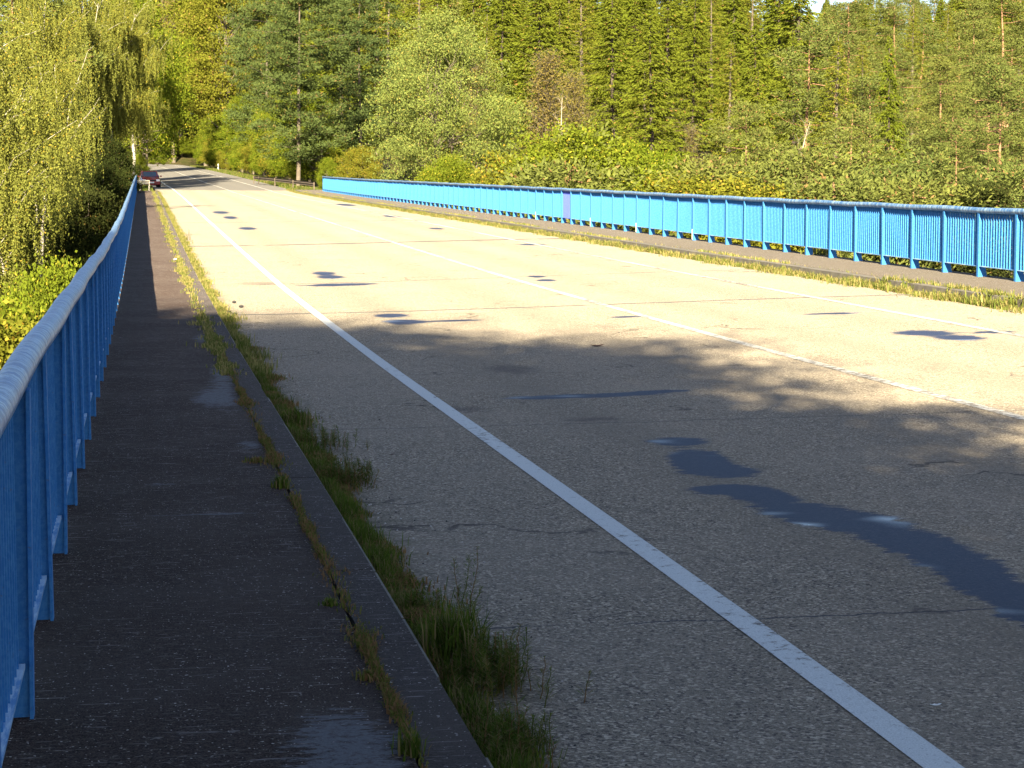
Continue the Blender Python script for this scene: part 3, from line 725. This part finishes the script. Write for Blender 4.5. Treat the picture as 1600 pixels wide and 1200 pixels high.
# --- named trees, right side
ptree('willow', 690, 150, 22, 'large pale olive-green rounded tree behind the far end of the right railing', 1.0)
ptree('darkpine', 462, 186, -55, 'big dark bluish-green pine beside the end of the right guard rail', 1.05)
ptree('darkpineB', 560, 200, -45, 'dark pine between the big dark pine and the pale olive tree', .95)
ptree('darkpineB', 412, 262, -70, 'dark pine standing left of the big dark pine by the road', .85)
ptree('aspen', 352, 350, -80, 'yellow-green leafy tree right of the far road bend', 1.0)
ptree('aspen', 318, 440, -70, 'yellow-green leafy tree rising above the far road bend', 1.1)
ptree('larchA', 335, 440, -75, 'tall soft yellow-green larch behind the road bend trees', 1.2)
ptree('larchB', 278, 500, -50, 'tall yellow-green larch straight above the far end of the road', 1.3)
ptree('bareB', 268, 480, 5, 'bare pale-stemmed tree at the edge of the left birches', 1.2)
ptree('shrub', 905, 122, 192, 'bright green bushy shrub behind the middle of the right railing', 1.05, cat='shrub')
ptree('shrub', 985, 127, 222, 'bright green shrub half hidden behind the larger bright shrub', .8, cat='shrub')
ptree('shrub', 1045, 130, 236, 'darker green shrub right of the bright green shrubs', .75, cat='shrub')
ptree('shrubY', 800, 128, 238, 'yellow-green bush between pale olive tree and bright shrub', .9, cat='shrub')
ptree('shrubY', 560, 160, 228, 'yellow-green bush at the foot of the pale olive tree, left side', .9, cat='shrub')
ptree('shrub', 700, 138, 240, 'low grey-green bush in front of the pale olive tree', .8, cat='shrub')
ptree('shrub', 512, 172, 245, 'small dark bush behind the guard rail end', .6, cat='shrub')
ptree('bareB', 850, 168, 90, 'brownish leafless tree behind the bright green shrub', 1.2)
ptree('bareB', 900, 178, 120, 'second brownish leafless tree below the spruces', 1.2)
ptree('bare', 1000, 165, 185, 'low brownish twiggy tree above the green shrubs', 1.2)
ptree('bare', 1075, 160, 200, 'brown twiggy tree left of the leaning pine trunks', 1.2)
ptree('dead', 872, 160, 152, 'white dead snag with forked top above the bright green shrub', 1.0)
ptree('dead', 1225, 150, 176, 'white dead trunk leaning right among the pines', 1.0, tilt=.35)
ptree('bare', 745, 176, 100, 'reddish twiggy tree behind the top right of the pale olive tree', 1.0)
ptree('pineB', 1478, 150, 92, 'tall pine with bare orange trunk and rounded top near right edge', 1.1)
ptree('spruceB', 1392, 142, 55, 'slender yellow-green spruce between the pines, second from the tall pine', .9)
ptree('pineA', 1258, 158, 40, 'pine with orange trunk showing through, left of the slender spruce', 1.1)
ptree('pineC', 1160, 138, 165, 'spreading low pine with pale bare trunk right of the green shrubs', 1.0)
ptree('pineC', 1320, 132, 178, 'spreading bluish pine low behind the right railing', 1.05)
ptree('pineA', 1560, 138, 110, 'bushy pine cut by the right edge of the picture', 1.1)
ptree('pineB', 1495, 128, 215, 'young pine with thin orange trunk just behind the right railing', 1.0)
for x_, yt in ((1110, 258), (1210, 262), (1262, 240), (1440, 250), (1600, 262), (1375, 268)):
    ptree('shrubP', x_, 122+RNG.uniform(0, 8), yt, 'low young pine just behind the right railing', 1.2, group='young pines along the foot of the hill', rz=x_)
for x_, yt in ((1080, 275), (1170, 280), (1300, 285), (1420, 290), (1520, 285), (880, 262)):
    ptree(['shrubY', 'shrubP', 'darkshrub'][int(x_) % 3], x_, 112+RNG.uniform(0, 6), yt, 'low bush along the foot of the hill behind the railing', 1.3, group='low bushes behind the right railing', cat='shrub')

# --- hillside forest
def topmin(x):   # lowest picture row that tree tops may reach
    if 1125 < x < 1200: return -2
    if 1200 <= x < 1455: return -9
    return -60
NAMES = {'s': 'yellow-green spruce', 'p': 'bluish-green pine', 'l': 'soft yellow-green larch'}
rows = [150, 164, 180, 198, 218, 240, 264, 290, 318, 345, 372, 398, 424, 446, 468]
for ri, Y0 in enumerate(rows):
    sp = (6.2+Y0*.008)*(.86 if Y0 > 300 else 1); X = 17+RNG.uniform(0, 4)+(6 if Y0 < 170 else -3)
    while X < .455*Y0:
        Y = Y0+RNG.uniform(-6, 6); x_ = 800+FPX*(X*cR[0]+Y*cR[1])/(X*cF[0]+Y*cF[1])
        X += sp*RNG.uniform(.75, 1.25)
        if (Y < 172 and x_ < 830) or (Y < 214 and 500 < x_ < 870): continue
        if x_ < 420 and Y < 230: continue
        u = RNG.random()
        if x_ < 480: k = 'l' if u < .6 else 's'
        elif x_ < 820: k = 's' if u < .6 else 'l' if u < .85 else 'p'
        elif x_ < 1150: k = 's' if u < .88 else 'l'
        else:
            k = 'p' if u < (.72 if Y < 300 else .12) else 's' if u < .75 else 'l'
        kind = {'s': ['spruceA', 'spruceB', 'spruceC'], 'p': ['pineA', 'pineB', 'pineC'], 'l': ['larchA', 'larchB']}[k][int(RNG.integers(0, 2 if k == 'l' else 3))]
        h = {'s': 18.5, 'p': 14.5, 'l': 18}[k]*RNG.uniform(.8, 1.15)
        if Y < 200 and x_ > 820: h *= .72
        zb = float(terrain(X, Y)); dist = X*cF[0]+Y*cF[1]
        tm = topmin(x_)+RNG.uniform(0, 20) if topmin(x_) > -50 else -60+RNG.uniform(-30, 30)
        zt = px_at(x_, Y, tm)[2]
        if zb+h > zt and topmin(x_) > -50: h = max(5, zt-zb)
        if Y0 > 340 and topmin(x_) > -50: h = max(6, zt-zb)
        if Y0 >= 264 and topmin(x_) < -50 and zb+h < zt: h = min(zt-zb, 34)
        side = 'left part of' if x_ < 820 else 'middle of' if x_ < 1150 else 'right part of'
        dep = 'lower' if Y0 < 200 else 'middle' if Y0 < 300 else 'upper'
        lab = '%s, %s slope, %s the hill' % (NAMES[k], dep, side)
        place(kind, X, Y, h, lab, group='%ss on the %s slope, %s the hill' % (NAMES[k], dep, side), z=zb-.1, wid=RNG.uniform(1.25, 1.6)*(1.15 if Y > 330 else 1))
# --- left side
ptree('birchA', 38, 84, -22, 'large weeping birch with white trunk behind the left railing', .78, rz=1.0)
ptree('birchB', 70, 104, 5, 'weeping birch with hanging curtains between the two largest birches', .75, rz=2.2)
ptree('birchB', -35, 74, 60, 'weeping birch cut by the left edge of the picture', 1.1, rz=4.2)
ptree('birchC', 168, 172, -75, 'tall yellow-green birch beside the end of the walkway', 1.0, rz=.4)
ptree('birchC', 202, 194, -60, 'drooping golden birch overhanging the parked red car', .95, rz=3.4)
ptree('birchC', 120, 160, -90, 'tall birch behind the weeping birches with forked white stems', 1.0, rz=5.0)
ptree('birchA', 60, 150, -40, 'birch in shade behind the large weeping birch', 1.1, rz=3.0)
ptree('oak', 205, 215, -20, 'dark broadleaf tree behind the golden birch at the road', .9)
ptree('oak', 225, 250, 60, 'dark tree at the left edge of the far road bend', .75)
ptree('oak', 212, 330, 30, 'dark tree closing the view where the road bends left', 1.0)
ptree('spruceA', 160, 240, -80, 'dark spruce behind the tall birches on the left', 1.2)
ptree('spruceC', 100, 230, -80, 'tall spruce behind the birches at left', 1.2)
ptree('spruceA', 20, 200, -80, 'dark spruce at the top left corner of the picture', 1.3)
ptree('pineA', 8, 130, -40, 'dark pine behind the birches in the top left corner', 1.2)
for x_, Y, yt in ((20, 130, 200), (90, 142, 190), (150, 150, 200), (185, 165, 225)):
    ptree('spruceB', x_, Y, yt, 'dark undergrowth tree in the shade below the birches', 1.0, group='undergrowth below the left birches')
ptree('shrub', 78, 46, 402, 'bright green sapling bush just outside the left railing', .62, cat='shrub')
ptree('shrubY', 12, 38, 492, 'yellow and green bush at the left picture edge below the birch', .9, cat='shrub')
ptree('shrubY', 45, 60, 470, 'yellow-green bush at the foot of the white birch trunk', 1.1, cat='shrub')
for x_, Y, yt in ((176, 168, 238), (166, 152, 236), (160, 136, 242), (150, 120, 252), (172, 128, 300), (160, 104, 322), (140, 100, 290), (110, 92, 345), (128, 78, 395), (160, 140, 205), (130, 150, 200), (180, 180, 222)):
    ptree('darkshrub', x_, Y, yt, 'dark bush with shade-toned leaves between the left railing and the birches', .8, group='dark bushes below the birches', cat='shrub')
ptree('shrub', 215, 208, 240, 'dark bush behind the parked red car', .8, cat='shrub')
ptree('shrub', 246, 420, 235, 'bush at the far end of the road', 1.2, cat='shrub')
for i, Y in enumerate(np.arange(196, 420, 9)):
    Xr = 15.2+float(shift(Y))+RNG.uniform(0, 2.5)
    kind = ['shrub', 'shrubY', 'oak', 'shrub'][i % 4]
    place(kind, Xr, Y, RNG.uniform(4, 7) if kind != 'oak' else RNG.uniform(8, 12), 'bush in the hedge along the right verge of the far road', 'shrub', 'bushes lining the far road', wid=1.0)
for i, Y in enumerate(np.arange(214, 430, 14)):
    Xr = -4.2+float(shift(Y))-RNG.uniform(0, 2)
    place(['shrub', 'oak', 'shrub'][i % 3], Xr, Y, RNG.uniform(4, 9), 'dark bush along the left verge of the far road', 'shrub', 'dark bushes along the left verge of the far road')

ends = ['aspen', 'oak', 'larchA', 'spruceC']
for i, x_ in enumerate(np.linspace(215, 400, 11)):
    ptree(ends[i % 4], x_, 505+(i % 3)*14, -40-10*(i % 2), 'tree of the wood closing the far road end', 1.15, 'trees closing the far end of the road')
for i, x_ in enumerate(np.linspace(222, 330, 8)):
    ptree('shrub', x_, 488+(i % 2)*6, 214, 'bush before the wood closing the far road end', 1.5, 'bushes closing the far end of the road', 'shrub')
# --- trees behind the camera that throw the foreground shade
def shade(x, y, htop, kind):
    place(kind, x, y, htop-float(terrain(x, y)), 'leafy tree of the wood on the left before the bridge, outside the picture', group='trees beside the road before the bridge', wid=1.35)
tipY = {-3: 28.0, -6: 28.0, -9.5: 28.0, -13: 28.0, -17: 28.5}; FW = math.cos(AZ)/math.tan(EL)
RK = {'oak': 5/15*1.1, 'aspen': 4.2/19*1.2, 'willow': 6.4/17*1.0}
for yt in (-9, -14, -19, -25, -31, -38, -46):
    for xt, ty in tipY.items():
        x = xt+RNG.uniform(-.8, .8); y = yt+RNG.uniform(-1.5, 1.5); kd = ['oak', 'aspen', 'willow'][int(RNG.integers(0, 2 if xt > -7 else 3))]
        hh = (ty+RNG.uniform(-2.5, 1.2)-y)/FW
        if xt == -3 and yt > -14: hh *= .9
        for _ in range(3):
            tx = x+.473*hh+.75*RK[kd]*hh; lim = 29.5-max(0, tx-7.0)*4.2
            hh = min(hh, max(7, (lim-y)/FW))
        place(kd, x, y, hh-float(terrain(x, y)), 'tree of the wood beside the road before the bridge', group='trees beside the road before the bridge', wid={'oak': 1.1, 'aspen': 1.2, 'willow': 1.0}[kd])

# ------------------------------------------------------------ grass and weeds
def blades(m, X, Y, Z, h, lean=.35, wid=.004, seg=2):
    n = len(X); a = RNG.uniform(0, 2*pi, n); d = np.stack([np.cos(a), np.sin(a), np.zeros(n)], -1)
    b = np.stack([X, Y, Z], -1); s = np.stack([-np.sin(a), np.cos(a), np.zeros(n)], -1)
    # face roughly the road side
    ln = RNG.uniform(.05, 1, n)*lean; h = np.broadcast_to(h, (n,))
    m1 = b+d*(ln*h*.35)[:, None]+np.array([0, 0, 1])*(h*.6)[:, None]; tp = b+d*(ln*h*1.1)[:, None]+np.array([0, 0, 1])*(h*(1-.35*ln))[:, None]
    w = s*(np.broadcast_to(wid, (n,)))[:, None]
    v = np.stack([b-w, b+w, m1+w*.8, m1-w*.8, tp], 1).reshape(-1, 3); k = np.arange(n)*5
    m.add(v, np.concatenate([np.stack([k, k+1, k+2, k+3], -1), np.stack([k+3, k+2, k+4, k+4], -1)]))
def grass_strip(name, label, mat, xc, xw, y0, y1, dens, hfun, seed, patch=None, zoff=RD, wid=.004, lean=.6):
    rg = np.random.default_rng(seed); m = MB(); n = int(dens*(y1-y0))
    Y = rg.uniform(y0, y1, n); X = xc+rg.normal(0, 1, n)*xw*np.clip(.6+.4*np.sin(Y*1.7+seed)+.3*np.sin(Y*5.1), .35, 1.5)
    clump = .5+.5*np.sin(Y*2.3+seed)*np.sin(Y*.9+2*seed)+.4*np.sin(Y*7+seed)
    keep = rg.random(n) < np.clip(.35+.75*clump, .15, 1)
    if patch is not None: keep &= rg.random(n) < patch(Y)
    X, Y, clump = X[keep], Y[keep], clump[keep]
    h = hfun(Y)*(.4+.8*rg.random(len(X)))*(.7+.5*np.clip(clump, 0, 1.2))
    blades(m, X, Y, zp(X, Y)+zoff-.005, h, lean, wid)
    o = m.build(name, mat); return tag(o, label, 'grass', kind='stuff')
# left kerb strip: near (in shade) and far (sunlit)
grass_strip('kerb_grass', 'fine green grass growing along the left kerb in the shade', MT['grass'], 1.06, .05, 3, 24, 2600, lambda Y: .075+0*Y, 3, None, RD, .0022)
grass_strip('kerb_grass', 'dry yellow grass along the left kerb in the sun', MT['grass_dry'], 1.06, .07, 20, 150, 650, lambda Y: .10+0*Y, 4, None, RD, .006)
grass_strip('low_weeds', 'low brown weeds along the left kerb in the shade', MT['moss'], 1.08, .075, 3, 24, 3000, lambda Y: .045+0*Y, 5, None, RD, .004, 1.2)
grass_strip('crack_weeds', 'brown weeds growing from the crack in the near walkway', MT['moss'], .765, .030, 3, 26, 1900, lambda Y: .036+0*Y, 6, lambda Y: np.clip(.4+.7*np.sin(Y*1.9+1), .12, 1), 0, .0028, 1.2)
grass_strip('crack_grass', 'yellow grass covering the crack in the sunlit walkway', MT['grass_dry'], .73, .07, 19, 148, 420, lambda Y: .06+0*Y, 7, lambda Y: np.clip(.55+.6*np.sin(Y*.35), .15, 1), 0, .006, .9)
grass_strip('kerb_grass', 'dry yellow grass along the right kerb below the blue railing', MT['grass_dry'], 11.34, .12, 20, 168, 520, lambda Y: .13+0*Y, 8, None, RD, .006, 1.3)
grass_strip('kerb_grass', 'tufts of dry grass on the kerb top of the right walkway', MT['grass_dry'], 11.72, .05, 20, 160, 130, lambda Y: .07+0*Y, 9, lambda Y: np.clip(.4+.6*np.sin(Y*.5), .05, 1), 0, .006)
def verge(label, x0, x1, y0, y1, n, seed, h=.22):
    rg = np.random.default_rng(seed); Y = rg.uniform(y0, y1, n); X = rg.uniform(x0, x1, n)+shift(Y); m = MB()
    blades(m, X, Y, terrain(X, Y)-.02, h*rg.uniform(.5, 1.4, n), .6, .02); tag(m.build('verge_grass', MT['grass']), label, 'grass', kind='stuff')
verge('bright green grass verge on the right of the far road', 11.6, 15.2, 164, 400, 60000, 11, .3)
verge('grass verge on the left of the far road', -3, .8, 153, 400, 40000, 12, .25)

def clump(x, y, label, h, r, n, mat='grass', name='grass_clump', off=RD, wid=.0035, lean=.6, seeds=0):
    X, Y = px2road(x, y, off); z = float(zp(X, Y))+off
    m = MB(); a = RNG.uniform(0, 2*pi, n); q = np.abs(RNG.normal(0, r, n))
    blades(m, q*np.cos(a)*.7, q*np.sin(a), np.zeros(n)-.005, h*RNG.uniform(.35, 1.1, n), lean, wid)
    for _ in range(seeds):
        b = np.array([RNG.normal(0, r*.5), RNG.normal(0, r*.5), 0]); t = b+[RNG.normal(0, h*.3), RNG.normal(0, h*.2), h*RNG.uniform(1, 1.3)]
        m.tube(limb(b, t, 0, 4, .3), [.0015]*4, 3, False)
    o = m.build(name, MT[mat]); o.location = (X, Y, z); tag(o, label, 'grass clump'); return o
clump(712, 1040, 'tallest bright green grass clump at the kerb, bottom centre', .26, .10, 620, seeds=4)
clump(462, 668, 'green grass clump at the kerb about mid-height of the picture', .18, .11, 480)
clump(600, 880, 'small green tuft at the kerb above the tallest clump', .09, .07, 200)
clump(400, 560, 'grass clump at the kerb near the shadow edge', .13, .14, 300, 'grass_dry')
clump(352, 500, 'thick grass clump at the kerb beside the lit walkway edge', .14, .22, 420, 'grass_dry', wid=.005)
clump(640, 1178, 'spiky tuft in the walkway crack at the bottom edge', .085, .035, 130, off=0, seeds=5)
clump(438, 762, 'green tuft in the walkway crack beside the kerb clump', .085, .035, 150, off=0)
clump(516, 945, 'small round green tuft in the walkway crack', .035, .025, 160, off=0)
clump(402, 722, 'brown low weed on a pale patch of the walkway', .045, .055, 150, 'moss', off=0)
clump(575, 1060, 'brown-green weed in the crack opposite the tallest clump', .04, .04, 160, 'moss', off=0)
clump(1290, 408, 'tall dry grass tuft on the right kerb', .42, .3, 240, 'grass_dry', wid=.009)
for x_, y_ in ((1430, 455), (1390, 450), (1500, 465), (1550, 475), (1590, 482)):
    clump(x_, y_, 'leafy yellowish weed tuft along the right kerb near the picture edge', .24, .22, 220, 'grass_dry', wid=.011, lean=.9).__setitem__('group', 'weed tufts on the right kerb')
def stalks(x, y, label, n, h, r, off=RD):
    """feathery weed: upright stalks with whorls of short leaves"""
    X, Y = px2road(x, y, off); z = float(zp(X, Y))+off; root = empty('feathery_weed', (X, Y, z)); tag(root, label, 'weed')
    st = MB(); lf = MB(); C = []; U = []; Wd = []
    for _ in range(n):
        b = np.array([RNG.normal(0, r*.6), RNG.normal(0, r), 0]); hh = h*RNG.uniform(.45, 1.05); t = b+[RNG.normal(0, .12*hh), RNG.normal(0, .12*hh), hh]
        P = limb(b, t, 0, 6, .2); st.tube(P, np.linspace(.0022, .001, 6), 4, False)
        k = int(hh*420); s = RNG.uniform(.12, 1, k); c = b*(1-s[:, None])+t*s[:, None]
        a = RNG.uniform(0, 2*pi, k); d = np.stack([np.cos(a), np.sin(a), np.full(k, .45)], -1); L = (.022*(1.15-s)+.006)
        C.append(c+d*L[:, None]*.9); U.append(d*L[:, None]); Wd.append(np.stack([-np.sin(a), np.cos(a), 0*a], -1)*.0016)
    lf.leaves(np.concatenate(C), np.concatenate(U), np.concatenate(Wd))
    st.build('stem', MT['moss'], root); lf.build('leaves', MT['grass'], root)
stalks(722, 985, 'tallest dark feathery weed rising beside the bright grass clump', 5, .33, .02)
stalks(770, 1075, 'broad patch of feathery weeds at the kerb, bottom centre', 90, .20, .12)
stalks(800, 1180, 'feathery weeds at the kerb cut by the bottom edge', 50, .15, .10)
stalks(545, 755, 'dark feathery weeds reaching into the road', 60, .17, .16)
stalks(505, 700, 'feathery weeds just above the ones reaching into the road', 50, .15, .15)
stalks(294, 378, 'thin dry weed stalks at the sunlit kerb', 5, .45, .10)
stalks(655, 960, 'brown feathery weeds left of the tallest clump', 16, .10, .06)

# ------------------------------------------------------------ small litter
def leafthing(x, y, label, name='fallen_leaf', size=.04, mat=None, off=RD, rz=.3, curl=.35):
    X, Y = px2road(x, y, off); z = float(zp(X, Y))+off+.006; m = MB(); n = 9
    t = np.linspace(0, 1, n); w = np.sin(t*pi)**.7*size*.45*(1+.25*np.sin(t*16))
    top = []; 
    for i in range(n):
        zz = curl*size*(t[i]-.5)**2*3
        top += [(-size+2*size*t[i], -w[i], zz+curl*w[i]), (-size+2*size*t[i], 0, zz), (-size+2*size*t[i], w[i], zz+curl*w[i])]
    F = []
    for i in range(n-1):
        for j in (0, 1): F.append((i*3+j, i*3+j+1, i*3+j+4, i*3+j+3))
    m.add(top, F); o = m.build(name, mat); o.location = (X, Y, z); o.rotation_euler = (0, 0, rz); tag(o, label, 'leaf' if 'leaf' in name else 'litter')
MT['deadleaf'] = simple('brown_leaf', (.09,.04,.03), .8)
leafthing(933, 542, 'curled dark brown leaf lying in the middle of the shaded lane', size=.09, mat=MT['deadleaf'], curl=.3)
leafthing(1462, 1105, 'small white scrap on the road right of the edge line', 'paper_scrap', .022, MT['white'], rz=.1)
leafthing(273, 408, 'white scrap caught in the walkway crack grass', 'paper_scrap', .08, MT['white'], 0.05, 1.2, .8)
leafthing(1390, 427, 'brown leaf near the right edge line', size=.07, mat=MT['deadleaf'])
leafthing(680, 622, 'tiny brown leaf by the left edge line', size=.02, mat=MT['deadleaf'])
leafthing(612, 712, 'small dark leaf left of the edge line', size=.02, mat=MT['deadleaf'])
def pebble(x, y, r, label, mat, grp=None):
    X, Y = px2road(x, y); z = float(zp(X, Y))+RD; m = MB(); k = 6
    V = []; 
    for i in range(5):
        ph = i/4*pi; rr = sin(ph)*r; zz = r*.6-cos(ph)*r*.6
        for j in range(k): V.append((rr*cos(j/k*2*pi)*RNG.uniform(.85, 1.15), rr*sin(j/k*2*pi)*RNG.uniform(.85, 1.15), zz))
    F = [(i*k+j, i*k+(j+1) % k, (i+1)*k+(j+1) % k, (i+1)*k+j) for i in range(4) for j in range(k)]
    m.add(V, F); o = m.build('pebble', mat); o.location = (X, Y, z); tag(o, label, 'pebble', grp)
MT['darkstone'] = simple('dark_stone', (.03,.028,.03), .9); MT['palestone'] = simple('pale_stone', (.45,.42,.38), .9)
for (x_, y_), nm in zip(((366, 474), (377, 481), (358, 490), (367, 493)), ('topmost', 'rightmost', 'leftmost', 'lowest')):
    pebble(x_, y_, .036, nm+' of four dark clods on the sunlit road edge beside the kerb grass', MT['darkstone'], 'dark clods at the kerb')
rg = np.random.default_rng(21)
for nm, mt in (('pale', 'palestone'), ('dark', 'darkstone')):
    m = MB()
    for i in range(420):
        Y = rg.uniform(5, 30); X = .99+abs(rg.normal(0, .28)); r = rg.uniform(.0025, .007)*(1+Y*.02); z = float(zp(X, Y))+RD
        a = rg.uniform(0, pi, 1)[0]+np.arange(4)*pi/2; q = r*rg.uniform(.7, 1.2, 4)
        m.add([(X+q[k]*cos(a[k]), Y+q[k]*sin(a[k]), z) for k in range(4)]+[(X, Y, z+r*.9)], [(0, 1, 4, 4), (1, 2, 4, 4), (2, 3, 4, 4), (3, 0, 4, 4)])
    tag(m.build('grit', MT[mt]), nm+' loose grit on the shaded road beside the left kerb', 'grit', kind='stuff')
for k in [k for k in PR if k not in used]:
    for c in list(PR[k][0].children): bpy.data.objects.remove(c)
    bpy.data.objects.remove(PR[k][0])

WORDS = ['', 'first', 'second', 'third', 'fourth', 'fifth', 'sixth', 'seventh', 'eighth', 'ninth', 'tenth', 'eleventh', 'twelfth', 'thirteenth',
         'fourteenth', 'fifteenth', 'sixteenth', 'seventeenth', 'eighteenth', 'nineteenth', 'twentieth', 'twenty-first', 'twenty-second',
         'twenty-third', 'twenty-fourth', 'twenty-fifth', 'twenty-sixth', 'twenty-seventh', 'twenty-eighth', 'twenty-ninth', 'thirtieth']
grp = {}
for o in bpy.data.objects:
    if o.parent is None and 'group' in o and 'label' in o and o['category'] in ('tree', 'shrub', 'grass clump') and o.location.y > 0:
        grp.setdefault(o['group'], []).append(o)
for gname, os_ in grp.items():
    def pxx(o): return (o.location.x*cR[0]+o.location.y*cR[1])/(o.location.x*cF[0]+o.location.y*cF[1])
    os_.sort(key=pxx); n = len(os_)
    if n < 2 or n > 58: continue
    for i, o in enumerate(os_):
        lab = o['label']
        if i == 0: o['label'] = 'leftmost '+lab
        elif i == n-1: o['label'] = 'rightmost '+lab
        elif i < 30 and i <= n//2: o['label'] = '%s from the left, %s' % (WORDS[i+1], lab)
        elif n-i <= 30: o['label'] = '%s from the right, %s' % (WORDS[n-i], lab)
